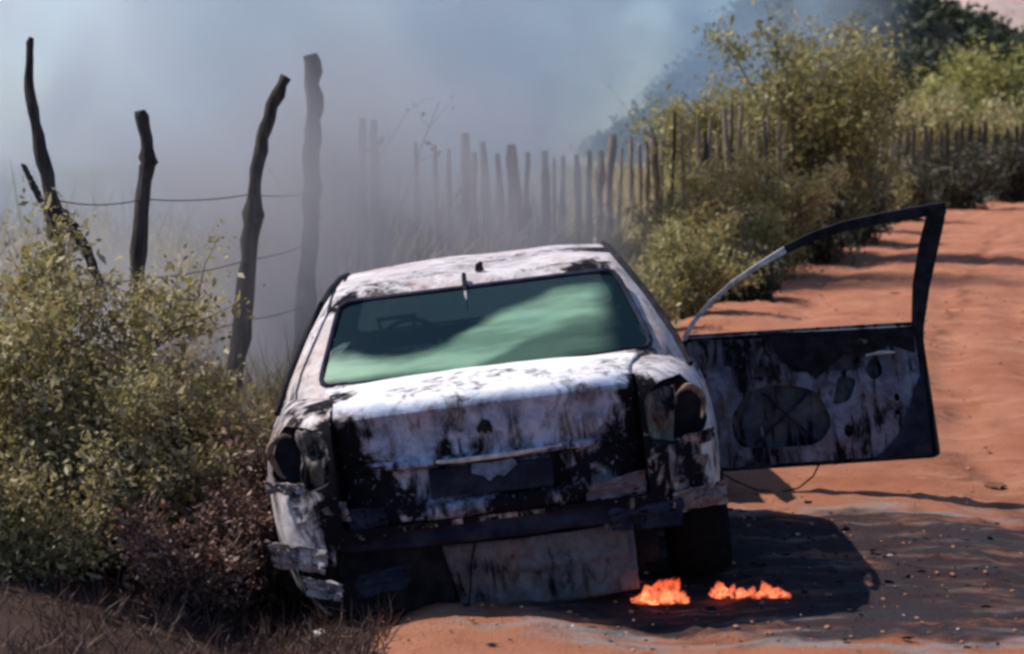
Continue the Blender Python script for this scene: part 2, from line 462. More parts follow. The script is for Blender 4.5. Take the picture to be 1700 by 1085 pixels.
# ------------------------------------------------------------------ plants
def leaf_quads(C, size, rng, up=.35, aspect=.45, droop=None):
    C = np.asarray(C); n = len(C)
    d = rng.normal(size=(n, 3)); d[:, 2] += up
    d /= np.linalg.norm(d, axis=1)[:, None]
    s = np.cross(d, rng.normal(size=(n, 3))); s /= np.linalg.norm(s, axis=1)[:, None] + 1e-9
    L = (size * np.clip(rng.lognormal(-.06, .42, n), .35, 2.4))[:, None]
    nrm = np.cross(d, s)
    tip = C + d * L; mid = C + d * L * .5 + nrm * L * .08
    return np.stack([C, mid + s * L * aspect * .5, tip, mid - s * L * aspect * .5], axis=1)

def bezier_stem(rng, base, direction, length, bend, n=6):
    p = np.array(base, float); d = np.array(direction, float); d /= np.linalg.norm(d)
    pts = [p.copy()]
    b = rng.normal(size=3) * bend
    for i in range(n - 1):
        d = d + b / n + rng.normal(size=3) * bend * .25; d /= np.linalg.norm(d)
        p = p + d * length / (n - 1); pts.append(p.copy())
    return np.array(pts)

def shrub(name, loc, height, spread, label, cat, leaf_mat, group=None, stems=9, twigs=12, leaves=9000, leaf=.035, seed=1,
          twig_len=.35, start=.25, jitter=.05, flat=1.0, stem_r=.012, bark=None, lean=(0, 0), aspect=.45):
    """Empty at the base > stem (woody framework), foliage (leaf sized faces along the twigs)"""
    rng = np.random.default_rng(seed)
    root = empty(name, loc); tag(root, label, cat, group)
    V, F = [], []; C = []
    tw = []
    for i in range(stems):
        a = rng.uniform(0, 2 * math.pi); k = math.sqrt(rng.uniform(0.02, 1))
        d = np.array([math.cos(a) * k * spread + lean[0], math.sin(a) * k * spread * flat + lean[1], height * (1 - .35 * k * k)])
        ln = np.linalg.norm(d) * rng.uniform(.75, 1.05)
        b0 = np.array([math.cos(a) * .12 * spread * k, math.sin(a) * .12 * spread * k * flat, -.03])
        pts = bezier_stem(rng, b0, d + np.array([0, 0, height * .2]), ln, .35, 7)
        tube(pts, [stem_r * (1 - .75 * j / 6) for j in range(7)], 5, True, V=V, F=F)
        for j in range(twigs):
            t = rng.uniform(start, 1) ; q = t * 6; i0 = min(5, int(q)); f = q - i0
            bp = pts[i0] * (1 - f) + pts[i0 + 1] * f
            dd = pts[i0 + 1] - pts[i0]; dd /= np.linalg.norm(dd)
            td = dd * .6 + rng.normal(size=3) * .7 + np.array([0, 0, .25])
            tp = bezier_stem(rng, bp, td, height * twig_len * rng.uniform(.45, 1.1) * (1.15 - .5 * t), .5, 5)
            tp[:, 2] = np.maximum(tp[:, 2], .0)
            tube(tp, [stem_r * .33 * (1 - .7 * jj / 4) for jj in range(5)], 3, False, V=V, F=F)
            tw.append(tp)
    per = max(1, leaves // len(tw))
    for tp in tw:
        k = rng.poisson(per * rng.uniform(.3, 1.7)); q = rng.uniform(.3, 4, k) ; i0 = np.minimum(3, q.astype(int)); f = (q - i0)[:, None]
        C.append(tp[i0] * (1 - f) + tp[i0 + 1] * f + rng.normal(size=(k, 3)) * jitter)
    C = np.concatenate(C); C[:, 2] = np.maximum(C[:, 2], .01)
    link('stem', mesh('stem', V, F), bark or M['bark'], root)
    link('foliage', quads_mesh('foliage', leaf_quads(C, leaf, rng, aspect=aspect)), leaf_mat, root)
    return root

def blades(C, h, rng, width=.006, lean=.35):
    n = len(C); d = rng.normal(size=(n, 3)) * lean; d[:, 2] = 1
    d /= np.linalg.norm(d, axis=1)[:, None]
    hh = (h * rng.uniform(.5, 1.3, n))[:, None]
    s = np.cross(d, rng.normal(size=(n, 3))); s /= np.linalg.norm(s, axis=1)[:, None]
    c2 = C + d * hh * .55; tip = C + d * hh + rng.normal(size=(n, 3)) * hh * .18
    q1 = np.stack([C - s * width, C + s * width, c2 + s * width * .8, c2 - s * width * .8], 1)
    q2 = np.stack([c2 - s * width * .8, c2 + s * width * .8, tip + s * width * .1, tip - s * width * .1], 1)
    return np.concatenate([q1, q2])

def gpos(px, Y):
    x = (px - 850) / FPX * Y
    return (x, Y, gz(x, Y))

# ---- bushes on the near verge
def near(px, Y): return gpos(px, Y)
shrub('leafy_bush', near(40, 9.3), 1.32, .80, 'large olive leafy bush on the bank below the forked post', 'bush', M['leaf_olive'], 'bushes beside the wreck', 16, 22, 32000, .031, 11, start=.12, jitter=.05)
shrub('leafy_bush', near(200, 9.0), .88, .56, 'yellow green leafy bush under the upright fence post', 'bush', M['leaf_olive'], 'bushes beside the wreck', 14, 20, 22000, .029, 12, start=.10, jitter=.045)
shrub('dry_bush', near(325, 9.5), .70, .46, 'dull brown dry bush between fence and wreck', 'bush', M['leaf_dull'], 'bushes beside the wreck', 12, 16, 11000, .026, 13, start=.08, jitter=.04)
shrub('scorched_bush', near(402, 8.95), .72, .34, 'reddish scorched bush against the car flank', 'bush', M['leaf_scorch'], 'bushes beside the wreck', 11, 16, 8000, .027, 14, start=.05, jitter=.035)
shrub('scorched_bush', near(300, 8.5), .52, .42, 'low scorched brown bush in front of the leafy bushes', 'bush', M['leaf_scorch'], 'bushes beside the wreck', 12, 16, 8500, .023, 15, start=.05, jitter=.035)
shrub('leafy_bush', near(60, 8.4), .72, .60, 'low olive bush in the shade at the picture edge', 'bush', M['leaf_olive'], 'bushes beside the wreck', 13, 18, 13000, .027, 16, start=.05, jitter=.04)
shrub('dry_bush', near(300, 10.9), .70, .5, 'thin grey dry bush at the foot of the curved post', 'bush', M['leaf_dull'], 'bushes beside the wreck', 10, 12, 4200, .03, 17, start=.1, jitter=.05)

# ---- shrubs by the bend of the track
shrub('tall_shrub', gpos(1320, 33), 3.75, 1.95, 'tall grey olive shrub by the bend behind thin stakes', 'shrub', M['leaf_bush'], None, 26, 22, 44000, .072, 21, start=.12, jitter=.12, stem_r=.03, twig_len=.28)
shrub('tall_shrub', gpos(1195, 34), 2.6, 1.15, 'sparse bare shrub with thin twigs behind the dark tall stake', 'shrub', M['leaf_bush'], None, 16, 16, 11000, .058, 22, start=.2, jitter=.10, stem_r=.022)
shrub('straw_weed', gpos(1165, 26), 1.6, .70, 'straw coloured weed clump above the car roof', 'weed', M['leaf_weed'], None, 16, 16, 13000, .052, 23, start=.1, jitter=.08, stem_r=.014)
shrub('straw_weed', gpos(1270, 28), 1.75, .95, 'broad golden weed clump in front of the tall shrub', 'weed', M['leaf_weed'], None, 17, 16, 17000, .054, 24, start=.1, jitter=.08, stem_r=.014)
shrub('straw_weed', gpos(1140, 22), .95, .50, 'low greenish weed clump beside the rear window pillar', 'weed', M['leaf_bush'], None, 13, 13, 8000, .040, 25, start=.08, jitter=.06, stem_r=.012)
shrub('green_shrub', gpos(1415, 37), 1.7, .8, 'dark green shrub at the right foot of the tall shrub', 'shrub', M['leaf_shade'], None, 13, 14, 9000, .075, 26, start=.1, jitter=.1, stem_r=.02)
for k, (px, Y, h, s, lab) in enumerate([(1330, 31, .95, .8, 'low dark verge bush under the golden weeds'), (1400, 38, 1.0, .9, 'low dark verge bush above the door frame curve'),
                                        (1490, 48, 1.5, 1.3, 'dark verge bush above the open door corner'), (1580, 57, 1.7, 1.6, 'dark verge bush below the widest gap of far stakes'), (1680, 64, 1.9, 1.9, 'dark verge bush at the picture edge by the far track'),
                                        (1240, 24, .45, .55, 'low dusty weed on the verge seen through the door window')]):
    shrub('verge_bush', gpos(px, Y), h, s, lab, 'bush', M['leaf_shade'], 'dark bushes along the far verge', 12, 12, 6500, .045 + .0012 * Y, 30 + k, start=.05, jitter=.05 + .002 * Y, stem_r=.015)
for k, (Y, off, h, s_, mt, lab) in enumerate([(20.5, -.35, .55, .5, 'leaf_bush', 'dusty olive verge bush nearest to the open door'), (24, -.30, .75, .6, 'leaf_bush', 'olive verge bush at the bright end of the door frame'),
        (27.5, -.25, .95, .7, 'leaf_bush', 'olive verge bush under the curve of the door frame'), (31.5, -.30, 1.05, .8, 'leaf_dull', 'brown verge bush below the tall shrub'),
        (36.5, -.40, 1.2, 1.0, 'leaf_shade', 'dark verge bush casting shade over the track edge'), (42.5, -.6, 1.4, 1.1, 'leaf_bush', 'olive verge bush where the track starts to bend')]):
    x = xl(Y) + off + .22; h *= 1.2; s_ *= 1.15
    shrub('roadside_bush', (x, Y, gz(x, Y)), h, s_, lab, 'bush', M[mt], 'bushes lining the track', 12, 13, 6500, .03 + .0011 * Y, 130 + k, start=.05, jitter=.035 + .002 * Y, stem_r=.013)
shrub('sunlit_shrub', gpos(1640, 92), 5.4, 4.2, 'bright lime green shrub sunlit above the far stakes', 'shrub', M['leaf_lime'], None, 20, 16, 16000, .22, 41, start=.1, jitter=.3, stem_r=.04)
shrub('sunlit_shrub', gpos(1535, 86), 3.6, 2.4, 'pale yellow green shrub beside the lime one', 'shrub', M['leaf_straw'], None, 16, 14, 9000, .18, 42, start=.1, jitter=.25, stem_r=.04)
shrub('sunlit_shrub', gpos(1720, 84), 3.4, 3.0, 'straw coloured shrub at the picture edge behind far stakes', 'shrub', M['leaf_straw'], None, 16, 14, 9000, .18, 43, start=.1, jitter=.25, stem_r=.04)
for k, (px, Y, h, s, lab) in enumerate([(1460, 110, 7.0, 3.6, 'dark tree behind the tall shrub at the hill foot'), (1330, 120, 8.6, 4.2, 'dark tree rising above the tall shrub top'), (1560, 125, 6.6, 4.0, 'dark tree directly behind the lime green shrub')]):
    shrub('dark_tree', gpos(px, Y), h, s, lab, 'tree', M['leaf_dark'], 'dark trees at the foot of the hill', 14, 14, 8000, .32, 50 + k, start=.2, jitter=.4, stem_r=.09)

# ---- saplings with a few leaves against the smoke
def sapling(px, Y, h, label, seed, lean, leaves=70):
    return shrub('bare_sapling', gpos(px, Y), h, .5, label, 'sapling', M['leaf_dark'], 'bare saplings in the smoke', 5, 4, leaves, .055, seed, start=.45, jitter=.03, stem_r=.011, lean=lean, twig_len=.22, bark=M['wood'])
sapling(560, 17, 2.5, 'bare sapling leaning right beside the straight tall post', 61, (.35, 0), 60)
sapling(640, 19.5, 2.0, 'small sapling with dark leaves right of the twin stakes', 62, (.45, 0), 90)
sapling(1120, 40, 3.0, 'dead sapling with pale bare twigs at the smoke edge', 63, (-.6, 0), 20)

# ---- grass
def scatter_grass(name, label, n, region, h, mat, seed, width=.006, cond=None, lean=.4):
    rng = np.random.default_rng(seed); P = []
    while len(P) < n:
        x, y = region(rng)
        if cond and not cond(x, y): continue
        for _ in range(int(rng.integers(4, 11))):
            a, b = x + rng.normal() * h * .22, y + rng.normal() * h * .22
            P.append((a, b, gz(a, b) - .01))
    P = np.array(P[:n])
    o = link(name, quads_mesh(name, blades(P, h, rng, width, lean)), mat)
    return tag(o, label, 'grass', kind='stuff')
def reg_near(r):
    y = r.uniform(6.8, 11.5); return xl(y) - abs(r.normal()) * 1.0 + .10, y
scatter_grass('dry_grass', 'dry scorched grass blades with shade painted in along the near verge', 7000, reg_near, .12, M['grass_dark'], 71, .003, lean=.6)
def reg_mid(r):
    y = r.uniform(11.5, 30); return xl(y) - .1 - abs(r.normal()) * 1.3, y
scatter_grass('dry_grass', 'straw coloured grass along the verge ahead of the car', 12000, reg_mid, .36, M['grass'], 72, .008)
def reg_field(r):
    y = r.uniform(18, 75) ; return r.uniform(-14, 16), y
scatter_grass('field_grass', 'tall dry straw grass in the field beyond the fence', 36000, reg_field, .80, M['leaf_straw'], 73, .02, cond=lambda x, y: x < xl(y) - 2.2)

def reg_other(r):
    y = 8 + 70 * r.random() ** 1.3; return xl(y) + 5.7 + abs(r.normal()) * 3.0, y
scatter_grass('dry_grass', 'dry straw grass on the other side of the track', 12000, reg_other, .38, M['grass'], 74, .010)

def hill_scrub():
    rng = np.random.default_rng(81); Q = []
    n = 1500
    for i in range(n):
        t = rng.uniform(.02, .66); y = 150 + 140 * t; x = rng.uniform(8, 95)
        h = crest1(x) * sstep(0, .62, t) - 1.0 + 2.2 * fbm(x * .035, y * .035, 2.0, 5) * sstep(0, .3, t)
        r = rng.uniform(.8, 2.1)
        C = rng.normal(size=(46, 3)) * np.array([r, r, r * .55]) * .55 + np.array([x, y, h + r * .35])
        Q.append(leaf_quads(C, .62, rng, aspect=.6))
    o = link('hillside_scrub', quads_mesh('hillside_scrub', np.concatenate(Q)), M['leaf_dark'])
    tag(o, 'dark scrub growing over the hillside', 'scrub', kind='stuff')
hill_scrub()

# ------------------------------------------------------------------ fences
def post_mesh(pts, r0, r1, seed, rings=26, sides=11, knots=3):
    rng = random.Random(seed); P = [Vector(p) for p in pts]
    out, rad = [], []
    for i in range(rings):
        t = i / (rings - 1) * (len(P) - 1); k = min(len(P) - 2, int(t)); f = t - k
        p0 = P[max(0, k - 1)]; p1 = P[k]; p2 = P[k + 1]; p3 = P[min(len(P) - 1, k + 2)]
        q = .5 * ((2 * p1) + (p2 - p0) * f + (2 * p0 - 5 * p1 + 4 * p2 - p3) * f * f + (3 * p1 - p0 - 3 * p2 + p3) * f ** 3)
        q += Vector((rng.uniform(-1, 1), rng.uniform(-1, 1), 0)) * r0 * .12
        out.append(q); rad.append((r0 + (r1 - r0) * i / (rings - 1)) * rng.uniform(.88, 1.12))
    for _ in range(knots): rad[rng.randrange(2, rings - 2)] *= 1.22
    rad[-1] *= .86
    V, F = tube(out, rad, sides, True, .17, rng)
    return mesh('post', V, F)

fence = empty('wire_fence', gpos(230, 11.2))
tag(fence, 'crooked wooden posts with sagging wires on the smoky verge', 'fence')
def near_post(pxs, Y, r0, r1, seed, label=None):
    pts = [at(px, py, Y) - fence.location for px, py in pxs]
    o = link('post', post_mesh(pts, r0, r1, seed), M['wood'], fence, smooth=50)
    if label: o['label'] = label
    return o
near_post([(95, 760), (100, 560), (92, 370), (75, 280), (55, 190), (48, 115), (52, 62)], 11.0, .050, .016, 1, 'tall forked post with a pointed tip')
near_post([(170, 485), (140, 410), (98, 350)], 10.95, .024, .030, 2, 'leaning brace under the forked post')
near_post([(68, 335), (52, 300), (38, 272)], 10.97, .017, .012, 21, 'short side prong of the forked post')
near_post([(248, 720), (240, 600), (228, 450), (240, 300), (245, 260), (234, 183)], 11.4, .040, .036, 3, 'upright dark post with a slight bulge')
near_post([(380, 720), (398, 560), (415, 400), (425, 300), (440, 215), (474, 127)], 13.0, .060, .034, 4, 'curved post bending over at its top')
near_post([(500, 640), (508, 500), (515, 380), (518, 270), (522, 180), (516, 90)], 14.0, .060, .050, 5, 'straight thick post with a flat top')
def wire(p, q, sag, r=.0035):
    a = at(*p); b = at(*q); pts = []
    for i in range(13):
        t = i / 12; v = a.lerp(b, t); v.z -= sag * 4 * t * (1 - t); pts.append(v - fence.location)
    V, F = tube(pts, r, 5); link('wire', mesh('wire', V, F), M['wire'], fence)
for k, (ya, yb, yc, yd) in enumerate([(330, 330, 322, 318), (452, 462, 430, 400), (565, 560, 530, 500)]):
    wire((85, ya, 11.0), (238, yb, 11.4), .03); wire((238, yb, 11.4), (415, yc, 13.0), .02); wire((415, yc, 13.0), (520, yd, 14.0), .02)

stake = empty('stake_fence', gpos(770, 26))
tag(stake, 'long row of rough wooden stakes along the track to the bend', 'fence')
srng = random.Random(5)
def stake_post(px, ytop, Y, r, lean=0.0, bend=0.0, mat='wood_warm'):
    top = at(px, ytop, Y); g = gz(top.x, Y)
    h = top.z - g
    pts = [Vector((top.x - lean * h - bend, Y, g - .1)), Vector((top.x - lean * h * .55 + bend, Y, g + h * .45)), Vector((top.x, Y, g + h))]
    pts = [p - stake.location for p in pts]
    r *= 1.3
    link('post', post_mesh(pts, r, r * .72, srng.randrange(10 ** 6), rings=9, sides=7), M[mat], stake, smooth=50)
for (px, yt, Y, r, ln, bd, mt) in [(602, 196, 20, .035, .01, 0, 'wood'), (620, 198, 20.2, .040, -.03, 0, 'wood'), (771, 220, 25, .058, .0, .02, 'wood_warm'), (802, 235, 26, .042, -.05, 0, 'wood_warm'),
                                   (849, 240, 27, .085, -.05, .0, 'wood_warm'), (904, 250, 28, .05, .0, .02, 'wood_warm'), (935, 258, 29, .034, .02, 0, 'wood_warm'), (979, 250, 30, .036, .01, 0, 'wood_warm'),
                                   (1018, 222, 31, .058, .05, -.02, 'wood_warm'), (1047, 225, 32, .04, .0, 0, 'wood_warm'), (1074, 235, 33, .036, -.02, 0, 'wood_warm'), (1084, 221, 33.2, .058, -.03, .03, 'wood_warm')]:
    stake_post(px, yt, Y, r, ln, bd, mt)
for (px, yt, Y) in [(690, 236, 22.5), (722, 240, 23.5), (745, 246, 24.4), (787, 252, 25.5), (826, 254, 26.5), (876, 252, 27.5), (920, 262, 28.6), (957, 256, 29.5), (998, 250, 30.5), (1032, 246, 31.5), (1062, 240, 32.6), (1100, 232, 33.6)]:
    stake_post(px, yt, Y, srng.uniform(.025, .042), srng.uniform(-.04, .04), srng.uniform(-.02, .02))
for i in range(17):
    px = 1120 + i * 12.2 + srng.uniform(-3.5, 3.5); Y = 29.3 + i * .15
    stake_post(px, srng.uniform(165, 222), Y, srng.uniform(.017, .034), srng.uniform(-.05, .05), srng.uniform(-.02, .02), 'wood' if i % 4 == 0 else 'wood_warm')
for i in range(11):
    t = i / 10; px = 1330 + i * 15 + srng.uniform(-4, 4); Y = 36 + t * 30
    stake_post(px, srng.uniform(190, 214), Y, .04 + .03 * t, srng.uniform(-.04, .04), srng.uniform(-.03, .03))
for i in range(17):
    t = i / 16; px = 1494 + i * 13 + srng.uniform(-4, 4); Y = 67 + t * 8
    stake_post(px, srng.uniform(196, 222), Y, srng.uniform(.055, .085), srng.uniform(-.04, .04), srng.uniform(-.03, .03), 'wood')

# ------------------------------------------------------------------ the burnt car  (local frame: x right, y forward from the rear bumper, z up)
CAR_LOC = (0.015, 8.0, -0.21); ROLL, PITCH_UP, YAW = R(-7.0), R(0.5), R(0.3)
car = empty('burnt_car', CAR_LOC)
car.rotation_euler = (PITCH_UP, ROLL, YAW)
tag(car, 'burnt out pale sedan slumped on its rims with one front door open', 'car')

XW = 1.045
LAYERS = [(.24, .76, .10, 4.05), (.34, .82, .05, 4.15), (.50, .855, .02, 4.20), (.62, .868, .004, 4.22), (.72, .870, 0.0, 4.21), (.80, .862, .012, 4.14), (.88, .845, .03, 4.02), (.95, .815, .05, 3.80),
          (1.0, .775, .085, 3.45), (1.03, .725, .14, 3.20), (1.045, .66, .22, 3.05)]
LAYERS = [(a, b * XW, c, d) for a, b, c, d in LAYERS]
def layer(z):
    for a, b in zip(LAYERS, LAYERS[1:]):
        if z <= b[0]:
            k = max(0, (z - a[0]) / (b[0] - a[0])); return [a[i] + (b[i] - a[i]) * k for i in range(4)]
    return list(LAYERS[-1])
def ring(wd, yr, yf, n, e, z, offs=0.0):
    out = []; yc = (yr + yf) / 2; h = (yf - yr) / 2
    # even spacing along a rounded-rectangle (superellipse) outline
    for i in range(n):
        q = 8.0 * i / n
        side = int(q // 2) % 4; t = q - 2 * int(q // 2)             # walk round a unit square
        px_, py_ = ((1, -1 + t), (1 - t, 1), (-1, 1 - t), (-1 + t, -1))[side]
        l = (abs(px_) ** e + abs(py_) ** e) ** (-1 / e)
        out.append(((wd + offs) * px_ * l, yc + (h + offs) * py_ * l, z))
    return out
def loft(rings, cap_top=None, cap_bottom=True):
    n = len(rings[0]); V = [p for r in rings for p in r]; F = []
    for j in range(len(rings) - 1):
        for i in range(n):
            i2 = (i + 1) % n; F.append((j * n + i, j * n + i2, (j + 1) * n + i2, (j + 1) * n + i))
    if cap_bottom: F.append(tuple(reversed(range(n))))
    top = rings[-1]
    if cap_top:
        cx = sum(p[0] for p in top) / n; cy = sum(p[1] for p in top) / n
        prev = (len(rings) - 1) * n
        for k in range(1, 5):
            t = k / 5
            b0 = len(V)
            for p in top: V.append((p[0] + (cx - p[0]) * t, p[1] + (cy - p[1]) * t, p[2] + cap_top * (1 - (1 - t) ** 2)))
            for i in range(n):
                i2 = (i + 1) % n; F.append((prev + i, prev + i2, b0 + i2, b0 + i))
            prev = b0
        F.append(tuple(prev + i for i in range(n)))
    else:
        F.append(tuple((len(rings) - 1) * n + i for i in range(n)))
    return V, F
def body_x(y, z, n=7.0):
    zz, wd, yr, yf = layer(z); yc = (yr + yf) / 2; h = (yf - yr) / 2
    return wd * max(0, 1 - abs((y - yc) / h) ** n) ** (1 / n)

def dent(V, amp, sc, seed):
    return [tuple(Vector(p) + Vector((mnoise.noise(Vector(p) * sc + Vector((seed, 0, 0))), mnoise.noise(Vector(p) * sc + Vector((0, seed, 3))), mnoise.noise(Vector(p) * sc + Vector((5, 0, seed))))) * amp) for p in V]

# --- body shell
zs = [.24, .29, .34, .40, .45, .50, .56, .62, .67, .72, .76, .80, .84, .88, .92, .95, .98, 1.0, 1.018, 1.03, 1.04, 1.045]
V, F = loft([ring(*layer(z)[1:], 168, 7.0, z) for z in zs], cap_top=.02)
V = dent(V, .010, 3.0, 2.0)
body = link('body', mesh('body', V, F), M['body'], car)
def cyl_x(x0, x1, y, z, r, n=28):
    return prism([(y + r * math.cos(2 * math.pi * k / n), z + r * math.sin(2 * math.pi * k / n)) for k in range(n)], 'x', x0, x1)
def blob(c, r, sub=3, e=1.0):
    bm = bmesh.new(); bmesh.ops.create_icosphere(bm, subdivisions=sub, radius=1)
    for v in bm.verts: v.co = Vector((c[0] + v.co.x * r[0], c[1] + v.co.y * r[1], c[2] + v.co.z * r[2]))
    me = bpy.data.meshes.new('cut'); bm.to_mesh(me); bm.free(); return me
def box(x0, x1, y0, y1, z0, z1):
    return mesh('cut', *box_vf(x0, x1, y0, y1, z0, z1))
WY = (.86, 3.38)
cut = []
for sx in (-1, 1):
    for wy in WY:
        cut.append((cyl_x(sx * .52, sx * 1.1, wy, .40, .345), M['char']))
cut.append((prism(round_poly([(-.70, .66), (.70, .66), (.68, 3.02), (-.68, 3.02)], .1), 'y', 0, 1), M['char']))
# cabin: prism built in xy then stood up
cab = round_poly([(-.71, .60), (.71, .60), (.66, 3.0), (-.66, 3.0)], .12)
cme = mesh('cut', [(x, y, .33) for x, y in cab] + [(x, y, 1.4) for x, y in cab], [tuple(reversed(range(len(cab)))), tuple(range(len(cab), 2 * len(cab)))] + [(i, (i + 1) % len(cab), (i + 1) % len(cab) + len(cab), i + len(cab)) for i in range(len(cab))])
cut[-1] = (cme, M['char'])
cut.append((prism(round_poly([(1.80, .34), (2.74, .34), (2.82, .60), (2.80, 1.3), (1.80, 1.3)], .07), 'x', .55, 1.2), M['char']))         # open front doorway
LAMP = [(.60, .775), (.592, .93), (.66, .985), (.78, .985), (.842, .93), (.850, .82), (.80, .755), (.70, .745)]
for sx in (-1, 1):
    poly = [(sx * x, z + (.01 if sx > 0 else -.005)) for x, z in LAMP]
    cut.append((prism(round_poly(poly if sx > 0 else poly[::-1], .03, 3), 'y', -.3, .27), M['char']))     # lamp opening
    cut.append((box(-.78, -.54, -.3, .20, .12, .46) if sx < 0 else box(.54, 1.0, -.3, .62, .12, .50), M['char']))
cut.append((prism(round_poly([(-.60, .12), (.60, .12), (.62, .50), (.40, .575), (-.34, .565), (-.62, .53)], .05), 'y', -.4, .34), M['char']))   # burnt away bumper
cut.append((prism(round_poly([(-.578, .588), (.578, .588), (.578, 1.2), (-.578, 1.2)], .02, 3), 'y', -.3, .165), M['char']))      # boot opening
apply_booleans(body, cut)
body.data.polygons.foreach_set('use_smooth', [True] * len(body.data.polygons)); body.data.set_sharp_from_angle(angle=R(38))
body.name = 'body'

# --- greenhouse shell: roof and pillars in one pressing
GH = [(.98, .765, .40, 3.22), (1.05, .752, .47, 3.08), (1.12, .728, .57, 2.95), (1.20, .688, .70, 2.78), (1.28, .640, .83, 2.56), (1.34, .600, .94, 2.40), (1.375, .570, 1.0, 2.30), (1.395, .535, 1.06, 2.22)]
V, F = loft([ring(a, b_, c, 144, 6.0, z) for z, a, b_, c in GH], cap_top=.035)
def crumple_roof(p):
    x, y, z = p
    if z > 1.36:
        z += .010 * mnoise.noise(Vector((x * 4, y * 3, 1))) - .014 * math.exp(-((x - .1) / .25) ** 2 - ((y - 1.5) / .3) ** 2)
    return (x, y, z)
V = [crumple_roof(p) for p in dent(V, .006, 4, 6.0)]
GW = 1.085
V = [(x * GW + .012 * (z - 1.0), y, 1.0 + (z - 1.0) * 1.05) for x, y, z in V]
roof = link('roof', mesh('roof', V, F), M['roof'], car)
Vi, Fi = loft([ring(a - .04, b_ + .045, c - .05, 96, 6.0, z) for z, a, b_, c in [(.90, .765, .34, 3.30)] + GH[:-1] + [(1.362, .54, 1.06, 2.24)]], cap_top=.03)
WIN_R = round_poly([(-.645, 1.078), (.685, 1.078), (.580, 1.372), (-.550, 1.372)], .05)
Vi = [(x * GW, y, 1.0 + (z - 1.0) * 1.05) for x, y, z in Vi]
cut = [(mesh('cut', Vi, Fi), M['char']),
       (prism(WIN_R, 'y', .1, 1.25), M['char']),
       (prism(round_poly([(-.66, 1.06), (.66, 1.06), (.53, 1.35), (-.53, 1.35)], .06), 'y', 2.0, 3.6), M['char']),
       (prism(round_poly([(1.02, 1.06), (1.74, 1.06), (1.74, 1.345), (1.36, 1.345)], .05), 'x', -1.2, 1.2), M['char']),
       (prism(round_poly([(1.83, 1.06), (2.86, 1.06), (2.36, 1.345), (1.83, 1.345)], .05), 'x', -1.2, 1.2), M['char']),
       (prism(round_poly([(1.80, .9), (2.84, .9), (2.84, 1.10), (2.42, 1.362), (1.80, 1.362)], .04), 'x', .3, 1.2), M['char'])]
apply_booleans(roof, cut)
roof.data.polygons.foreach_set('use_smooth', [True] * len(roof.data.polygons)); roof.data.set_sharp_from_angle(angle=R(38))
roof['label'] = 'scorched pinkish roof with charred pillars'

# drip rails along the roof edge, burnt seal round the rear glass
for sx in (-1, 1):
    pts = [(sx * .815, .50, 1.0), (sx * .778, .66, 1.105), (sx * .700, .86, 1.262), (sx * .634, 1.02, 1.370), (sx * .604, 1.2, 1.412), (sx * .596, 1.7, 1.425), (sx * .600, 2.2, 1.405)]
    V, F = tube(pts, .013, 6); link('roof_rail', mesh('roof_rail', V, F), M['char'], car, smooth=60)
pts = []
for (x, z) in WIN_R:
    t = (z - 1.06) / .3; y = .475 + .42 * t + .05 * abs(x / .6) ** 3
    pts.append((x, y - .006, z))
V, F = tube(pts + [pts[0]], .012, 6, False); 
link('window_seal', mesh('window_seal', V, F), M['charblue'], car, smooth=60)

# --- rear glass: tinted, with a pale green reflection painted over part of it
def rear_glass():
    V = []; F = []; nu, nv = 32, 14
    for j in range(nv + 1):
        t = j / nv; hw = .648 + (.550 - .648) * t
        for i in range(nu + 1):
            x = .018 - hw + 2 * hw * i / nu
            z = 1.085 + .280 * t; y = .50 + .405 * t + .05 * abs(x / .6) ** 3 - .018 * math.sin(math.pi * t)
            V.append((x, y, z))
    for j in range(nv):
        for i in range(nu):
            a = j * (nu + 1) + i; F.append((a, a + 1, a + nu + 2, a + nu + 1))
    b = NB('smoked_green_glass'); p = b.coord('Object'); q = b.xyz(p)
    # edge of the painted reflection climbs from low on one side to high on the other
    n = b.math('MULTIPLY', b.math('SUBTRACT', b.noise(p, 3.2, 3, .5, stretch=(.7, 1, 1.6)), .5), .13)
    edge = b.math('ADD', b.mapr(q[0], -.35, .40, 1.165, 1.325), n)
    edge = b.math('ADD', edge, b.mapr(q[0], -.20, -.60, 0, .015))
    refl_mask = b.mapr(b.math('SUBTRACT', edge, q[2]), -.012, .03)
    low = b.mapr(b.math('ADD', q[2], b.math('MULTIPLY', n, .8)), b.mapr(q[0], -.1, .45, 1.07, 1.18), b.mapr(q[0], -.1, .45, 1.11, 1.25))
    refl_mask = b.math('MULTIPLY', refl_mask, b.mapr(low, 0, 1, .30, 1))
    refl_mask = b.math('MULTIPLY', refl_mask, b.mapr(q[0], .57, .44))
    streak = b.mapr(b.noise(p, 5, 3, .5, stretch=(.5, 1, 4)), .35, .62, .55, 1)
    refl_mask = b.math('MULTIPLY', b.math('MULTIPLY', refl_mask, streak), .85)
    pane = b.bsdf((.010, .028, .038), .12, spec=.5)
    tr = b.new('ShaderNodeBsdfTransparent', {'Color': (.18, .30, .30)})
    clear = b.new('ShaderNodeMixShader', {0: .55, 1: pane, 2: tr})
    refl_tint = b.bsdf(b.mix(b.noise(p, 4, 3), (.12, .28, .20), (.36, .55, .36)), .4, spec=.4)
    b.done(b.new('ShaderNodeMixShader', {0: refl_mask, 1: clear, 2: refl_tint}))
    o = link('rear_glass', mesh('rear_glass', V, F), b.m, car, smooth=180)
    o['label'] = 'green tinted rear window with a painted pale reflection'
rear_glass()
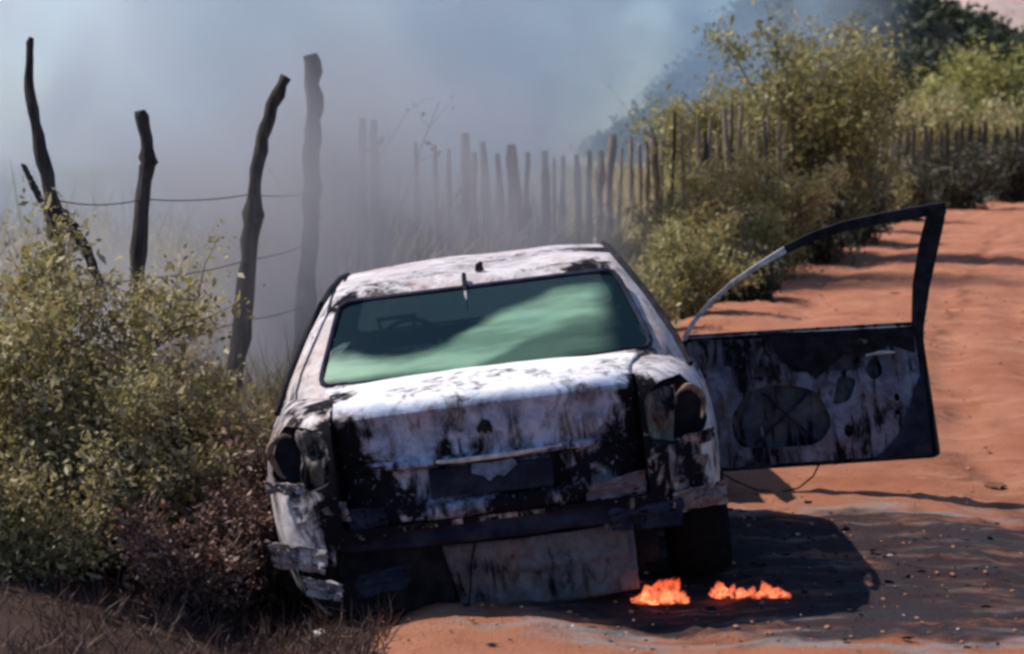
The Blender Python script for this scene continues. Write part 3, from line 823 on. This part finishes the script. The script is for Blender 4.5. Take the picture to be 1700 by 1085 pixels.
# remains of the high brake lamp hanging at the top of the window
V, F = tube([(-.035, 1.0, 1.422), (-.035, .95, 1.395), (-.034, .885, 1.362)], [.010, .011, .009], 6)
link('brake_lamp_remnant', mesh('brake_lamp_remnant', V, F), M['char'], car)
V, F = tube([(-.034, .88, 1.36), (-.032, .84, 1.315), (-.031, .825, 1.29)], [.006, .005, .004], 5)
link('hanging_strip', mesh('hanging_strip', V, F), M['ash'], car)
V, F = tube([(.03, 1.12, 1.42), (.03, 1.12, 1.445), (.04, 1.11, 1.452)], [.022, .016, .010], 6)
link('antenna_stub', mesh('antenna_stub', V, F), M['char'], car)

# --- boot lid: deck, lip, rear face with plate recess
PROF = [(.505, 1.090), (.44, 1.088), (.36, 1.085), (.27, 1.081), (.18, 1.074), (.11, 1.064), (.06, 1.050), (.026, 1.035), (.010, 1.022), (.006, 1.008), (.016, .99), (.026, .965), (.030, .93), (.034, .90), (.038, .87), (.040, .845), (.036, .83),
        (.020, .822), (.014, .812), (.016, .80), (.03, .793), (.038, .775), (.036, .75), (.034, .72), (.032, .69), (.030, .665), (.022, .65), (.012, .64), (.010, .625), (.016, .605), (.03, .59)]
def boot_lid():
    V = []; F = []; nu = 72
    np_ = len(PROF)
    for j, (y, z) in enumerate(PROF):
        for i in range(nu + 1):
            s = -1 + 2 * i / nu
            hw = .565 if z < 1.0 else .565 + .05 * sstep(.1, .5, y)
            x = s * hw
            yy = y; zz = z
            if .655 < z < .797:                                   # plate recess
                k = sstep(.30, .275, abs(x - .0)) * sstep(.65, .67, z) * sstep(.80, .785, z); yy += .045 * k
            if .79 < z < .835: yy += .022 * sstep(.34, .42, abs(x))   # the bar above the plate is only so wide
            yy += .115 * abs(x / .6) ** 3.2 * (1 if y < .25 else max(.2, 1 - (y - .25) * 3))
            zz -= .022 * abs(x / .6) ** 2.6 * (1 if z > .95 else .4)
            nn = mnoise.noise(Vector((x * 6, z * 9, y * 4)))
            n2 = mnoise.noise(Vector((x * 19, z * 22, 3.0)))
            if z < .96:
                yy += .012 * nn + .007 * n2
                if abs(x) > .27 and z < .79: yy += .022 * abs(n2) + .02 * max(0, nn)      # crumpled lower corners
            else: zz += .005 * nn
            if z < .66: zz += .018 * mnoise.noise(Vector((x * 8, 1.0, 2.0)))
            V.append((x, yy - .012, zz))
    for j in range(np_ - 1):
        for i in range(nu):
            a = j * (nu + 1) + i; F.append((a, a + 1, a + nu + 2, a + nu + 1))
    # burnt through holes
    holes = []
    G = []
    for f in F:
        c = sum((Vector(V[k]) for k in f), Vector()) / 4
        hit = False
        if c.z < .96:
            for (hx, hz, rx, rz) in holes:
                d = math.hypot((c.x - hx) / rx, (c.z - hz) / rz) + .5 * mnoise.noise(Vector((c.x * 40, c.z * 40, 0)))
                if d < 1: hit = True
        if not hit: G.append(f)
    me = mesh('boot_lid', V, G)
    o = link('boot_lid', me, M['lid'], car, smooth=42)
    m = o.modifiers.new('thickness', 'SOLIDIFY'); m.thickness = .006; m.offset = 1
    o['label'] = 'pale boot lid with peeling paint and burnt edges'
    return o
lid = boot_lid()
# scorched emblem mark, a lozenge with a tail
V = []; 
poly = [(-.030, .915), (-.006, .948), (.020, .940), (.030, .912), (.024, .892), (.012, .905), (.002, .890), (-.010, .905), (-.024, .896)]
me = prism([(x - .005, z) for x, z in poly], 'y', .006, .03)
e = link('emblem', me, M['char'], lid)
# licence plate area: charred backing, torn blue-grey remnant
plate = link('plate_recess', prism(round_poly([(-.235, .672), (.225, .668), (.228, .768), (-.232, .778)], .008), 'y', .028, .06), M['charblue'], lid)
def torn_plate():
    top = [(-.07, .788), (.0, .784), (.085, .790)]
    bot = [(.10, .765), (.07, .745), (.045, .728), (.02, .735), (-.01, .715), (-.035, .738), (-.075, .752)]
    return prism(top + bot, 'y', .016, .023)
link('plate_remnant', torn_plate(), M['plate_blue'], lid)
V, F = tube([(-.26, .018, .812), (-.1, .002, .806), (.1, .000, .808), (.27, .018, .815)], [.006, .010, .010, .005], 7)
link('handle_bar', mesh('handle_bar', V, F), M['ash'], lid, smooth=60)

# --- crumpled scraps of bumper skin and body metal
def scrap(name, pts, thick, mat, seed, amp=.02, n=26, parent=car, label=None, holes=True):
    """a bent torn sheet spanned by four corner points"""
    a, b, c, d = [Vector(p) for p in pts]; V = []; F = []
    nrm = (b - a).cross(d - a).normalized()
    rng = random.Random(seed)
    for j in range(n + 1):
        for i in range(n + 1):
            u, v = i / n, j / n
            eu = .06 * mnoise.noise(Vector((v * 5, seed, 1))); ev = .06 * mnoise.noise(Vector((u * 5, seed, 7)))
            u2 = u + eu * (1 if i in (0, n) else 0) ; v2 = v + ev * (1 if j in (0, n) else 0)
            p = a.lerp(b, u2).lerp(d.lerp(c, u2), v2)
            p += nrm * (amp * .8 * mnoise.fractal(Vector((u * 2.2, v * 2.2, seed)), 1.2, 2, 3))
            V.append(tuple(p))
    for j in range(n):
        for i in range(n):
            if holes and mnoise.noise(Vector((i * .30, j * .30, seed * 3.3))) > .40: continue
            k = j * (n + 1) + i; F.append((k, k + 1, k + n + 2, k + n + 1))
    o = link(name, mesh(name, V, F), mat, parent, smooth=40)
    m = o.modifiers.new('thickness', 'SOLIDIFY'); m.thickness = thick
    if label: o['label'] = label
    return o
# steel bumper beam
bv = []; bf = []
nb = 30
for i in range(nb + 1):
    x = -.64 + 1.28 * i / nb; y = .03 + .10 * abs(x / .64) ** 2.6
    for (dy, z) in ((.0, .585), (-.012, .57), (-.004, .545), (-.014, .525), (-.006, .50), (.02, .49), (.05, .49), (.05, .585)):
        bv.append((x, y + dy + .006 * mnoise.noise(Vector((x * 9, z * 20, 0))), z + .006 * mnoise.noise(Vector((x * 6, 0, 4)))))
for i in range(nb):
    for k in range(8):
        bf.append((i * 8 + k, i * 8 + (k + 1) % 8, (i + 1) * 8 + (k + 1) % 8, (i + 1) * 8 + k))
link('bumper_beam', mesh('bumper_beam', bv, bf), M['charblue'], car, smooth=40)
# spare wheel well pressing, grey
def well():
    V = []; F = []; nu, nv = 40, 18
    for j in range(nv + 1):
        t = j / nv; z = .475 - .27 * t
        for i in range(nu + 1):
            s = i / nu; x = -.22 + .72 * s + .05 * (1 - s) * t
            y = .10 + .03 * t + .05 * abs(x / .5) ** 2 + .02 * sstep(.15, .45, abs(s - .5)) 
            y += -.014 * sstep(.45, .42, abs(s - .18 - .05 * t) * 6) + .008 * mnoise.noise(Vector((x * 9, z * 9, 2)))
            if abs(t - .42) < .04 and s > .28: y -= .010
            V.append((x, y, z + .01 * mnoise.noise(Vector((x * 5, t * 2, 1)))))
    for j in range(nv):
        for i in range(nu):
            a = j * (nu + 1) + i; F.append((a, a + 1, a + nu + 2, a + nu + 1))
    o = link('wheel_well_panel', mesh('wheel_well_panel', V, F), M['steel'], car, smooth=45)
    m = o.modifiers.new('thickness', 'SOLIDIFY'); m.thickness = .01
    o['label'] = 'grey bare steel panel under the boot'
well()
V, F = tube([(-.095, .09, .475), (-.12, .085, .40), (-.135, .09, .30), (-.15, .10, .24)], .0045, 6)
link('hanging_cable', mesh('hanging_cable', V, F), M['char'], car)
V, F = tube([(.40, .075, .53), (.402, .07, .475), (.405, .07, .462), (.47, .08, .458), (.482, .08, .45), (.484, .085, .36), (.49, .09, .30)], .010, 6)
link('tow_bracket', mesh('tow_bracket', V, F), M['steel'], car, smooth=50)
V, F = box_vf(-.62, -.20, .16, .22, .23, .50); link('muffler', mesh('muffler', V, F), M['char'], car)
# inner bulkhead behind the bumper and the floor
V, F = box_vf(-.60, .60, .30, .33, .28, .60); link('rear_bulkhead', mesh('rear_bulkhead', V, F), M['char'], car)
scraps = [
    ('bumper_scrap', [(-.855, .12, .47), (-.66, .01, .44), (-.64, .0, .53), (-.87, .09, .585)], M['scrap'], 3.1, .02),
    ('bumper_scrap', [(-.74, .06, .36), (-.62, .0, .335), (-.60, .0, .40), (-.75, .07, .435)], M['scrap'], 4.7, .03),
    ('bumper_scrap', [(-.55, .02, .33), (-.36, .0, .36), (-.34, .02, .44), (-.55, .02, .42)], M['charblue'], 5.3, .03),
    ('bumper_scrap', [(.66, .03, .51), (.86, .12, .505), (.88, .10, .60), (.66, .02, .585)], M['scrap'], 6.9, .03),
    ('bumper_scrap', [(.42, .015, .47), (.68, .03, .46), (.70, .03, .56), (.42, .01, .555)], M['charblue'], 8.2, .03),
    ('bumper_scrap', [(.34, .0, .60), (.56, .06, .585), (.57, .05, .68), (.36, .005, .665)], M['steel'], 9.9, .035),
    ('bumper_scrap', [(-.55, .04, .585), (-.40, .005, .60), (-.41, .01, .66), (-.55, .05, .67)], M['charblue'], 10.4, .03),
    ('bumper_scrap', [(.63, .08, .60), (.80, .15, .585), (.81, .14, .70), (.64, .06, .71)], M['scrap'], 12.7, .03),
    ('bumper_scrap', [(-.74, .07, .61), (-.54, .03, .63), (-.55, .04, .70), (-.75, .08, .70)], M['scrap'], 13.3, .025),
]
for nm, pts, mt, sd_, am in scraps: scrap(nm, pts, .0025, mt, sd_, am)

# --- what is left inside the lamp openings: a scorched seat plate and a rusty bulb collar
for sx in (-1, 1):
    scrap('lamp_seat', [(sx * .585, .10, .745), (sx * .70, .15, .745), (sx * .715, .16, .97), (sx * .585, .11, .955)], .004, M['socket_panel'], 30 + sx, .045, holes=False)
    c = Vector((sx * .765, .16, .875)); V = []; F = []
    arc = [R(60 + 200 * k / 14) if sx < 0 else R(-30 + 170 * k / 14) for k in range(15)]
    pts = [c + Vector((.055 * math.cos(a) * (1 + .12 * math.sin(3 * a)), .02 * math.sin(2 * a), .082 * math.sin(a))) for a in arc]
    tube(pts, [.004 + .011 * math.sin(math.pi * k / 14) for k in range(15)], 6, True, V=V, F=F)
    link('lamp_socket', mesh('lamp_socket', V, F), M['socket'], car, smooth=50)
    scrap('lamp_scrap', [(sx * .70, .10, .735), (sx * .85, .13, .75), (sx * .845, .12, .80), (sx * .70, .08, .775)], .004, M['scrap'], 40 + sx, .03)

# --- closed doors and their handles, standing a little proud of the flank
def side_panel(name, sx, y0, y1, z0, z1, mat=M['body'], n=14):
    V = []; F = []
    for j in range(n + 1):
        z = z0 + (z1 - z0) * j / n
        for i in range(n + 1):
            y = y0 + (y1 - y0) * i / n
            if z < .72:                                        # follows the rear wheel arch
                dd = math.hypot(y - WY[0], z - .40)
                if dd < .37 and y > WY[0]: y = WY[0] + math.sqrt(max(0, .37 ** 2 - (z - .40) ** 2))
            V.append((sx * (body_x(y, z) + .006 + .004 * mnoise.noise(Vector((y * 5, z * 5, sx)))), y, z))
    for j in range(n):
        for i in range(n):
            a = j * (n + 1) + i; q = (a, a + 1, a + n + 2, a + n + 1); F.append(q if sx < 0 else q[::-1])
    o = link(name, mesh(name, V, F), mat, car, smooth=50)
    m = o.modifiers.new('thickness', 'SOLIDIFY'); m.thickness = .012; m.offset = -1
    return o
for sx, y0, y1 in ((-1, 1.03, 1.765), (-1, 1.785, 2.80), (1, 1.03, 1.765)):
    d = side_panel('door', sx, y0, y1, .33, .965)
    hy = y0 + .10
    V, F = tube([(sx * (body_x(hy, .86) + .008), hy, .86), (sx * (body_x(hy, .86) + .03), hy + .03, .862), (sx * (body_x(hy, .86) + .03), hy + .13, .862), (sx * (body_x(hy, .86) + .008), hy + .16, .86)], .011, 6)
    link('handle', mesh('handle', V, F), M['char'], d)

# --- wheels: bare rims with burnt tyre remains
def wheel(x, y, z, r, width):
    V = []; F = []; n = 30; rng = random.Random(int(x * 100 + y * 10))
    prof = [(-width / 2, r * .72), (-width / 2, r * .93), (-width * .36, r), (0, r * 1.01), (width * .36, r), (width / 2, r * .93), (width / 2, r * .72), (0, r * .68)]
    for k in range(n):
        a = 2 * math.pi * k / n
        for (u, rr) in prof:
            q = rr * (1 + .025 * mnoise.noise(Vector((k * .8, u * 9, x))))
            V.append((u, q * math.cos(a), q * math.sin(a)))
    m = len(prof)
    for k in range(n):
        for j in range(m):
            F.append((k * m + j, k * m + (j + 1) % m, ((k + 1) % n) * m + (j + 1) % m, ((k + 1) % n) * m + j))
    t = link('wheel', mesh('wheel', V, F), M['rubber'], car, smooth=60); t.location = (x, y, z)
    V = []; F = []
    for k in range(n):
        a = 2 * math.pi * k / n
        for (u, rr) in ((-.07, r * .70), (-.05, r * .62), (.03, r * .60), (.05, r * .25), (.03, .0001)):
            V.append((u * (1 if x > 0 else -1), rr * math.cos(a), rr * math.sin(a)))
    for k in range(n):
        for j in range(4): F.append((k * 5 + j, k * 5 + j + 1, ((k + 1) % n) * 5 + j + 1, ((k + 1) % n) * 5 + j))
    link('rim', mesh('rim', V, F), M['rim'], t, smooth=50)
    return t
wheel(.775, WY[0] - .14, .385, .268, .235); wheel(-.74, WY[0], .42, .255, .2); wheel(.72, WY[1], .36, .27, .2); wheel(-.72, WY[1], .40, .26, .2)
# --- cabin: burnt seat frames, parcel shelf, dashboard, steering wheel
V, F = box_vf(-.60, .60, .62, .98, .99, 1.01); link('parcel_shelf', mesh('parcel_shelf', V, F), M['char'], car)
V, F = box_vf(-.66, .66, 2.55, 2.98, .72, .98); link('dashboard', mesh('dashboard', V, F), M['char'], car)
for sx in (-1, 1):
    V = []; F = []
    cx = sx * .36
    tube([(cx - .22, 1.75, .45), (cx - .20, 1.62, .9), (cx - .15, 1.52, 1.12), (cx + .15, 1.52, 1.12), (cx + .20, 1.62, .9), (cx + .22, 1.75, .45)], .018, 6, V=V, F=F)
    for zz in (.6, .75, .9, 1.02): tube([(cx - .19, 1.72 - (zz - .6) * .4, zz), (cx + .19, 1.72 - (zz - .6) * .4, zz)], .006, 5, V=V, F=F)
    tube([(cx - .06, 1.50, 1.12), (cx - .08, 1.46, 1.24), (cx + .08, 1.46, 1.24), (cx + .06, 1.50, 1.12)], .012, 6, V=V, F=F)
    tube([(cx - .22, 1.75, .45), (cx - .22, 2.2, .47), (cx + .22, 2.2, .47), (cx + .22, 1.75, .45)], .016, 6, V=V, F=F)
    link('seat_frame', mesh('seat_frame', V, F), M['char'], car)
V, F = tube([(-.36 + .17 * math.cos(a), 2.42 + .04 * math.sin(a), .98 + .16 * math.sin(a)) for a in [2 * math.pi * k / 20 for k in range(21)]], .012, 6, False)
tube([(-.36, 2.42, .98), (-.36, 2.6, .9)], .02, 6, V=V, F=F)
link('steering_wheel', mesh('steering_wheel', V, F), M['char'], car)

# --- open front door, seen on its stripped inner side
PHI = R(80)
HX, HY, HZ = .93, 2.78, .18
DU = Vector((math.sin(PHI), -math.cos(PHI), 0)); DN = Vector((-math.cos(PHI), -math.sin(PHI), 0))
def dp(u, v, n): return Vector((HX, HY, HZ)) + DU * (u * 1.10) + Vector((0, 0, v * 1.055 - .03 * u)) + DN * n
def plate2d(outer, holes, n0, n1):
    """flat plate with holes in door coordinates, from depth n0 to n1 (towards the cabin side)"""
    cu = bpy.data.curves.new('c', 'CURVE'); cu.dimensions = '2D'; cu.fill_mode = 'BOTH'; cu.extrude = abs(n1 - n0) / 2
    for poly in [outer] + holes:
        s = cu.splines.new('POLY'); s.points.add(len(poly) - 1); s.use_cyclic_u = True
        for k, (u, v) in enumerate(poly): s.points[k].co = (u, v, 0, 1)
    o = bpy.data.objects.new('c', cu); COL.objects.link(o)
    dg = bpy.context.evaluated_depsgraph_get(); dg.update()
    me = bpy.data.meshes.new_from_object(o.evaluated_get(dg), depsgraph=dg)
    bpy.data.objects.remove(o); bpy.data.curves.remove(cu)
    mid = (n0 + n1) / 2
    for v in me.vertices:
        q = v.co.copy(); v.co = dp(q.x, q.y, mid + q.z + .004 * mnoise.noise(Vector((q.x * 8, q.y * 8, n0 * 30))))
    me.materials.clear()
    return me
def ell(cu_, cv_, ru, rv, n=18, wob=.12, seed=0):
    return [(cu_ + ru * math.cos(a) * (1 + wob * mnoise.noise(Vector((math.cos(a), math.sin(a), seed)))), cv_ + rv * math.sin(a) * (1 + wob * mnoise.noise(Vector((math.cos(a), math.sin(a), seed + 5))))) for a in [2 * math.pi * k / n for k in range(n)]]
SKIN = round_poly([(.0, .0), (1.11, .0), (1.085, .60), (1.09, .635), (.03, .655), (-.02, .33)], .03)
INNER = round_poly([(.02, .025), (1.065, .03), (1.05, .60), (.05, .63), (.01, .33)], .03)
door = link('door', plate2d(SKIN, [], -.012, .0), M['door_dark'], car)
door['label'] = 'open front door stripped to its scorched inner metal'
HOLES = [round_poly([(.22, .11), (.58, .10), (.66, .20), (.60, .36), (.46, .40), (.30, .385), (.20, .25)], .06),
         ell(.10, .20, .05, .07, seed=3), round_poly([(.50, .45), (.80, .44), (.83, .58), (.49, .60)], .03),
         round_poly([(.66, .28), (.74, .30), (.78, .40), (.70, .42)], .025), ell(.945, .30, .012, .018), ell(.94, .23, .010, .012),
         round_poly([(.20, .50), (.27, .50), (.27, .58), (.20, .58)], .01), round_poly([(.33, .44), (.45, .44), (.45, .485), (.33, .485)], .01), ell(.86, .44, .035, .05, seed=8),
         round_poly([(.97, .06), (1.05, .05), (1.045, .22), (1.02, .2)], .015), ell(.305, .575, .012, .02), ell(.72, .16, .02, .03, seed=2)]
link('inner_panel', plate2d(INNER, HOLES, .062, .068), M['door'], door)
# rim between the skins
def rim_loop(poly, r, name, mat, n=.03, cyc=True):
    pts = [dp(u, v, n) for u, v in poly]; 
    V, F = tube(pts + ([pts[0]] if cyc else []), r, 6, not cyc); return link(name, mesh(name, V, F), mat, door, smooth=60)
def strip(poly, n0, n1, name, mat):
    V = []; F = []; n = len(poly)
    for (u, v) in poly: V += [dp(u, v, n0), dp(u, v, n1)]
    for i in range(n):
        k = (i + 1) % n; F.append((2 * i, 2 * i + 1, 2 * k + 1, 2 * k))
    return link(name, mesh(name, V, F), mat, door)
strip(round_poly([(.004, .006), (1.10, .006), (1.078, .62), (.04, .645), (-.012, .33)], .03), .001, .064, 'edge_rim', M['door_dark'])
# burnt trim left over the lower corner, and folded regulator
link('trim_remnant', plate2d([(1.075, .03), (.80, .015), (.86, .05), (.93, .12), (.985, .22), (1.02, .33), (1.07, .42)], [], .070, .078), M['charblue'], door)
link('trim_remnant', plate2d([(.36, .648), (1.05, .612), (1.045, .50), (.94, .545), (.86, .50), (.74, .52), (.60, .41), (.55, .47), (.46, .50), (.42, .58)], [ell(.80, .57, .05, .015)], .071, .077), M['char'], door)
for (a, b_) in (((.30, .12), (.60, .38)), ((.58, .11), (.36, .36))):
    V, F = tube([dp(*a, .04), dp((a[0] + b_[0]) / 2, (a[1] + b_[1]) / 2, .045), dp(*b_, .04)], .009, 6); link('regulator_arm', mesh('regulator_arm', V, F), M['charblue'], door)
V, F = tube([dp(.345, .11, .05), dp(.34, .16, .055), dp(.335, .20, .05)], [.012, .01, .007], 6); link('torn_bracket', mesh('torn_bracket', V, F), M['door'], door)
V, F = tube([dp(.83, .505, .075), dp(.90, .515, .082), (dp(.96, .51, .075))], [.006, .010, .005], 6); link('latch_pull', mesh('latch_pull', V, F), M['ash'], door)
# window frame: sloping front channel, roof channel and the thick rear upright
FR = [(.035, .64), (.09, .72), (.17, .80), (.28, .885), (.40, .955), (.53, 1.02), (.66, 1.07), (.80, 1.105), (.95, 1.125), (1.10, 1.14), (1.24, 1.15)]
def frame_band(line, widths, n0, n1, name, mat):
    V = []; F = []; m = len(line)
    for i, (u, v) in enumerate(line):
        a = line[max(0, i - 1)]; b_ = line[min(m - 1, i + 1)]
        t = Vector((b_[0] - a[0], b_[1] - a[1])).normalized(); p = Vector((-t.y, t.x)); wd = widths[i] / 2
        for (s, n) in ((-1, n0), (1, n0), (1, n1), (-1, n1)):
            V.append(dp(u + p.x * wd * s, v + p.y * wd * s, n))
    for i in range(m - 1):
        for k in range(4): F.append((i * 4 + k, i * 4 + (k + 1) % 4, (i + 1) * 4 + (k + 1) % 4, (i + 1) * 4 + k))
    F += [(3, 2, 1, 0), tuple((m - 1) * 4 + k for k in range(4))]
    return link(name, mesh(name, V, F), mat, door)
frame_band(FR[:6], [.024, .020, .018, .018, .022, .030], .0, .05, 'window_channel', M['ash'])  # pale colour paints the sunlit highlight on the front channel
frame_band(FR[5:], [.036, .042, .046, .048, .05, .052], -.004, .055, 'window_frame', M['char'])
frame_band([(1.075, .30), (1.062, .45), (1.068, .62), (1.10, .80), (1.15, .98), (1.19, 1.10), (1.208, 1.165)], [.022, .03, .055, .075, .085, .08, .075], -.006, .06, 'rear_upright', M['char'])
# hinges and check strap, trailing wire
for v in (.14, .50):
    V, F = tube([dp(-.05, v, .02), dp(.03, v, .03)], .02, 6); link('hinge', mesh('hinge', V, F), M['char'], door)
V, F = tube([dp(.10, .02, .03), dp(.18, -.04, .03), dp(.28, -.095, .03), dp(.38, -.115, .03), dp(.47, -.10, .03), dp(.54, -.05, .03), dp(.575, .01, .03)], .0045, 5)
link('hanging_wire', mesh('hanging_wire', V, F), M['char'], door)

# ------------------------------------------------------------------ flames
def mat_flame():
    b = NB('flame_glow'); p = b.coord('Object'); q = b.xyz(p)
    n = b.noise(p, 30, 4, .6)
    t = b.math('ADD', b.mapr(q[2], 0, .17, 0, 1, False), b.math('MULTIPLY', b.math('SUBTRACT', n, .5), .7))
    col = b.ramp(t, [(0.0, (1.0, .20, .085)), (.4, (1.0, .12, .04)), (1.0, (.8, .04, .015))])
    em = b.new('ShaderNodeEmission', {'Color': col, 'Strength': b.mapr(n, .36, .62, 4, 40)})
    b.t.links.new(em.outputs[0], b.out.inputs['Volume'])
    return b.m
FL = mat_flame()
def flame(loc, tongues, label, seed):
    rng = random.Random(seed); V = []; F = []
    for (x, y, h, r) in tongues:
        pts = []; rad = []
        for i in range(10):
            t = i / 9
            pts.append((x + .22 * h * math.sin(t * 3.0 + seed + x * 30) * t, y, -.01 + h * t))
            rad.append(r * (math.sin(math.pi * min(1, .22 + t * .80)) ** .8) * rng.uniform(.75, 1.2) + .0015)
        tube(pts, rad, 10, True, .06, rng, V, F)
    me = mesh('flame', V, F)
    bm = bmesh.new(); bm.from_mesh(me); bmesh.ops.recalc_face_normals(bm, faces=bm.faces); bm.to_mesh(me); bm.free()
    o = link('flame', me, FL, smooth=180); o.location = loc
    tag(o, label, 'flame', 'small flames under the wreck')
frng = random.Random(8)
p = at(1097, 1016, 8.16); p.z = gz(p.x, p.y) + .02
flame(p, [(x, frng.uniform(-.03, .03), h * .72 * frng.uniform(.8, 1.15), r * 1.3) for x, h, r in [(-.095, .035, .018), (-.08, .05, .022), (-.06, .085, .022), (-.045, .10, .024), (-.03, .07, .026), (-.01, .105, .024), (.005, .12, .02), (.02, .15, .024), (.035, .165, .022), (.05, .12, .022), (.06, .08, .022), (.075, .06, .018), (.09, .04, .014), (.0, .05, .03), (-.05, .04, .03)]], 'bright orange flame burning behind the rear wheel', 3)
p = at(1240, 1004, 8.25); p.z = gz(p.x, p.y) + .02
flame(p, [(-.13 + .016 * k, frng.uniform(-.03, .03), frng.choice([.03, .04, .045, .06]) * frng.uniform(.7, 1.1), frng.uniform(.016, .028)) for k in range(18)], 'low reddish flame strip on the ground beside the wheel', 5)

# ------------------------------------------------------------------ debris, ash and stones
def chunk(name, loc, size, mat, seed, label, cat, group=None):
    bm = bmesh.new(); bmesh.ops.create_icosphere(bm, subdivisions=2, radius=1)
    for v in bm.verts:
        k = 1 + .55 * mnoise.noise(v.co * 1.6 + Vector((seed, 0, 0)))
        v.co = Vector((v.co.x * size[0] * k, v.co.y * size[1] * k, v.co.z * size[2] * k))
    me = bpy.data.meshes.new(name); bm.to_mesh(me); bm.free()
    o = link(name, me, mat, smooth=30); o.location = loc; tag(o, label, cat, group)
    return o
def on(px, py):
    Y = 8.0
    for _ in range(20):
        q = at(px, py, Y); g = gz(q.x, Y); Y = FPX * (CAM_H - g) / max(20, (py - HORIZON)) 
    q = at(px, py, Y); return Vector((q.x, Y, gz(q.x, Y)))
for k, (px, py, s, lab) in enumerate([(497, 925, .055, 'pale lump of melted bumper under the rear corner'), (530, 1066, .022, 'small pale ash lump low on the verge'), (560, 1010, .016, 'tiny pale crumb on the ash smear'),
                                      (1075, 893, .012, 'small pale crumb beside the step bracket'), (1237, 948, .016, 'small pale crumb by the tyre'), (1490, 490, .05, 'dark clod of soil on the track seen through the door'), (1652, 812, .028, 'dark clod of soil by the wheel rut')]):
    q = on(px, py)
    dark = 'clod' in lab
    chunk('soil_clod' if dark else 'ash_lump', q + Vector((0, 0, s * .35)), (s * (2.0 if dark else 1.3), s * (2.6 if dark else 1.4), s * (.5 if dark else .8)), (M['soil_dark'] if dark else M['ash']), k * 3.3, lab, 'clod' if dark else 'lump')

def litter(name, n, mat, seed, size, region, label):
    rng = np.random.default_rng(seed); C = []
    for _ in range(n):
        x, y = region(rng); C.append((x, y, gz(x, y) + (.028 if x > xl(y) + .1 else .012)))
    Q = leaf_quads(np.array(C), size, rng, up=.0, aspect=.8)
    Q[:, :, 2] = np.array(C)[:, None, 2] + (Q[:, :, 2] - np.array(C)[:, None, 2]) * .35 + .004
    tag(link(name, quads_mesh(name, Q), mat), label, 'debris', kind='stuff')
litter('ash_flakes', 70, M['ash'], 91, .014, lambda r: (r.normal(.6, .9), r.normal(8.7, .55)), 'pale ash flakes scattered round the wreck')
litter('char_flakes', 900, M['char'], 92, .028, lambda r: (r.normal(.7, .9), r.normal(8.9, .7)), 'black charred flakes scattered round the wreck')

def pebbles():
    rng = random.Random(95); V = []; F = []
    ico = bmesh.new(); bmesh.ops.create_icosphere(ico, subdivisions=1, radius=1)
    iv = [v.co.copy() for v in ico.verts]; ifc = [[v.index for v in f.verts] for f in ico.faces]; ico.free()
    for _ in range(1500):
        y = 7 + 22 * rng.random() ** 2; x = xl(y) + rng.uniform(.05, 5.0); s = (.003 + .007 * rng.random() ** 3) * (1 + y / 25)
        b0 = len(V); z = gz(x, y) + .024
        for c in iv: V.append((x + c.x * s * rng.uniform(.8, 1.4), y + c.y * s * rng.uniform(.8, 1.4), z + c.z * s * .7))
        F += [tuple(b0 + k for k in f) for f in ifc]
    m = mat_plain('pebble_earth', (.26, .105, .06), (.45, .22, .14), 6, .95, .3)
    tag(link('pebbles', mesh('pebbles', V, F), m), 'loose red pebbles strewn over the track', 'pebbles', kind='stuff')
pebbles()

# ------------------------------------------------------------------ smoke
def smoke(name, loc, rad, dens, col, seed, label, nscale=1.4, lo=.40, hi=.68, core=.25, aniso=.2, stretch=(1, 1, 1)):
    bm = bmesh.new(); bmesh.ops.create_icosphere(bm, subdivisions=3, radius=1.0)
    me = bpy.data.meshes.new(name); bm.to_mesh(me); bm.free()
    b = NB(name + '_volume'); p = b.coord('Object')
    ps = b.new('ShaderNodeVectorMath', {0: p, 1: (seed, seed * .6, seed * 1.3)}, operation='ADD').outputs[0]
    n = b.noise(ps, nscale, 4, .55, stretch=tuple(rad), dist=.5)
    ln = b.new('ShaderNodeVectorMath', {0: p}, operation='LENGTH').outputs['Value']
    f = b.mapr(ln, .97, core)
    d = b.math('MULTIPLY', b.math('MULTIPLY', b.mapr(n, lo, hi, .05, 1), f), dens)
    v = b.new('ShaderNodeVolumePrincipled', {'Color': col, 'Density': d, 'Anisotropy': aniso})
    b.t.links.new(v.outputs[0], b.out.inputs['Volume'])
    o = link(name, me, b.m); o.location = loc; o.scale = rad
    tag(o, label, 'smoke', kind='stuff')
    return o
smoke('smoke', (-1.45, 14.1, .75), (2.7, 1.6, 2.1), 3.2, (.50, .50, .54), 1.0, 'dense grey smoke drifting low behind the wreck', .75, .38, .60)
smoke('smoke', (-6.4, 29, 3.6), (9.8, 3.2, 8.0), 2.2, (.90, .95, 1.0), 5.3, 'pale billowing smoke rising beyond the wire fence', .42, .43, .60, core=.35, aniso=.35)
smoke('smoke', (-4.5, 78, 9.0), (20.5, 7.0, 19.0), 1.0, (.80, .91, 1.0), 8.0, 'thin bluish smoke drifting far behind the stakes', .17, .42, .60, core=.45, aniso=.35)
q = on(600, 1000)
smoke('smoke', (q.x, q.y - .02, q.z + .06), (.34, .22, .13), 9.0, (.62, .63, .68), 12.0, 'low grey wisp of smoke on the ground under the rear corner', 7.0, .40, .62, core=.15)
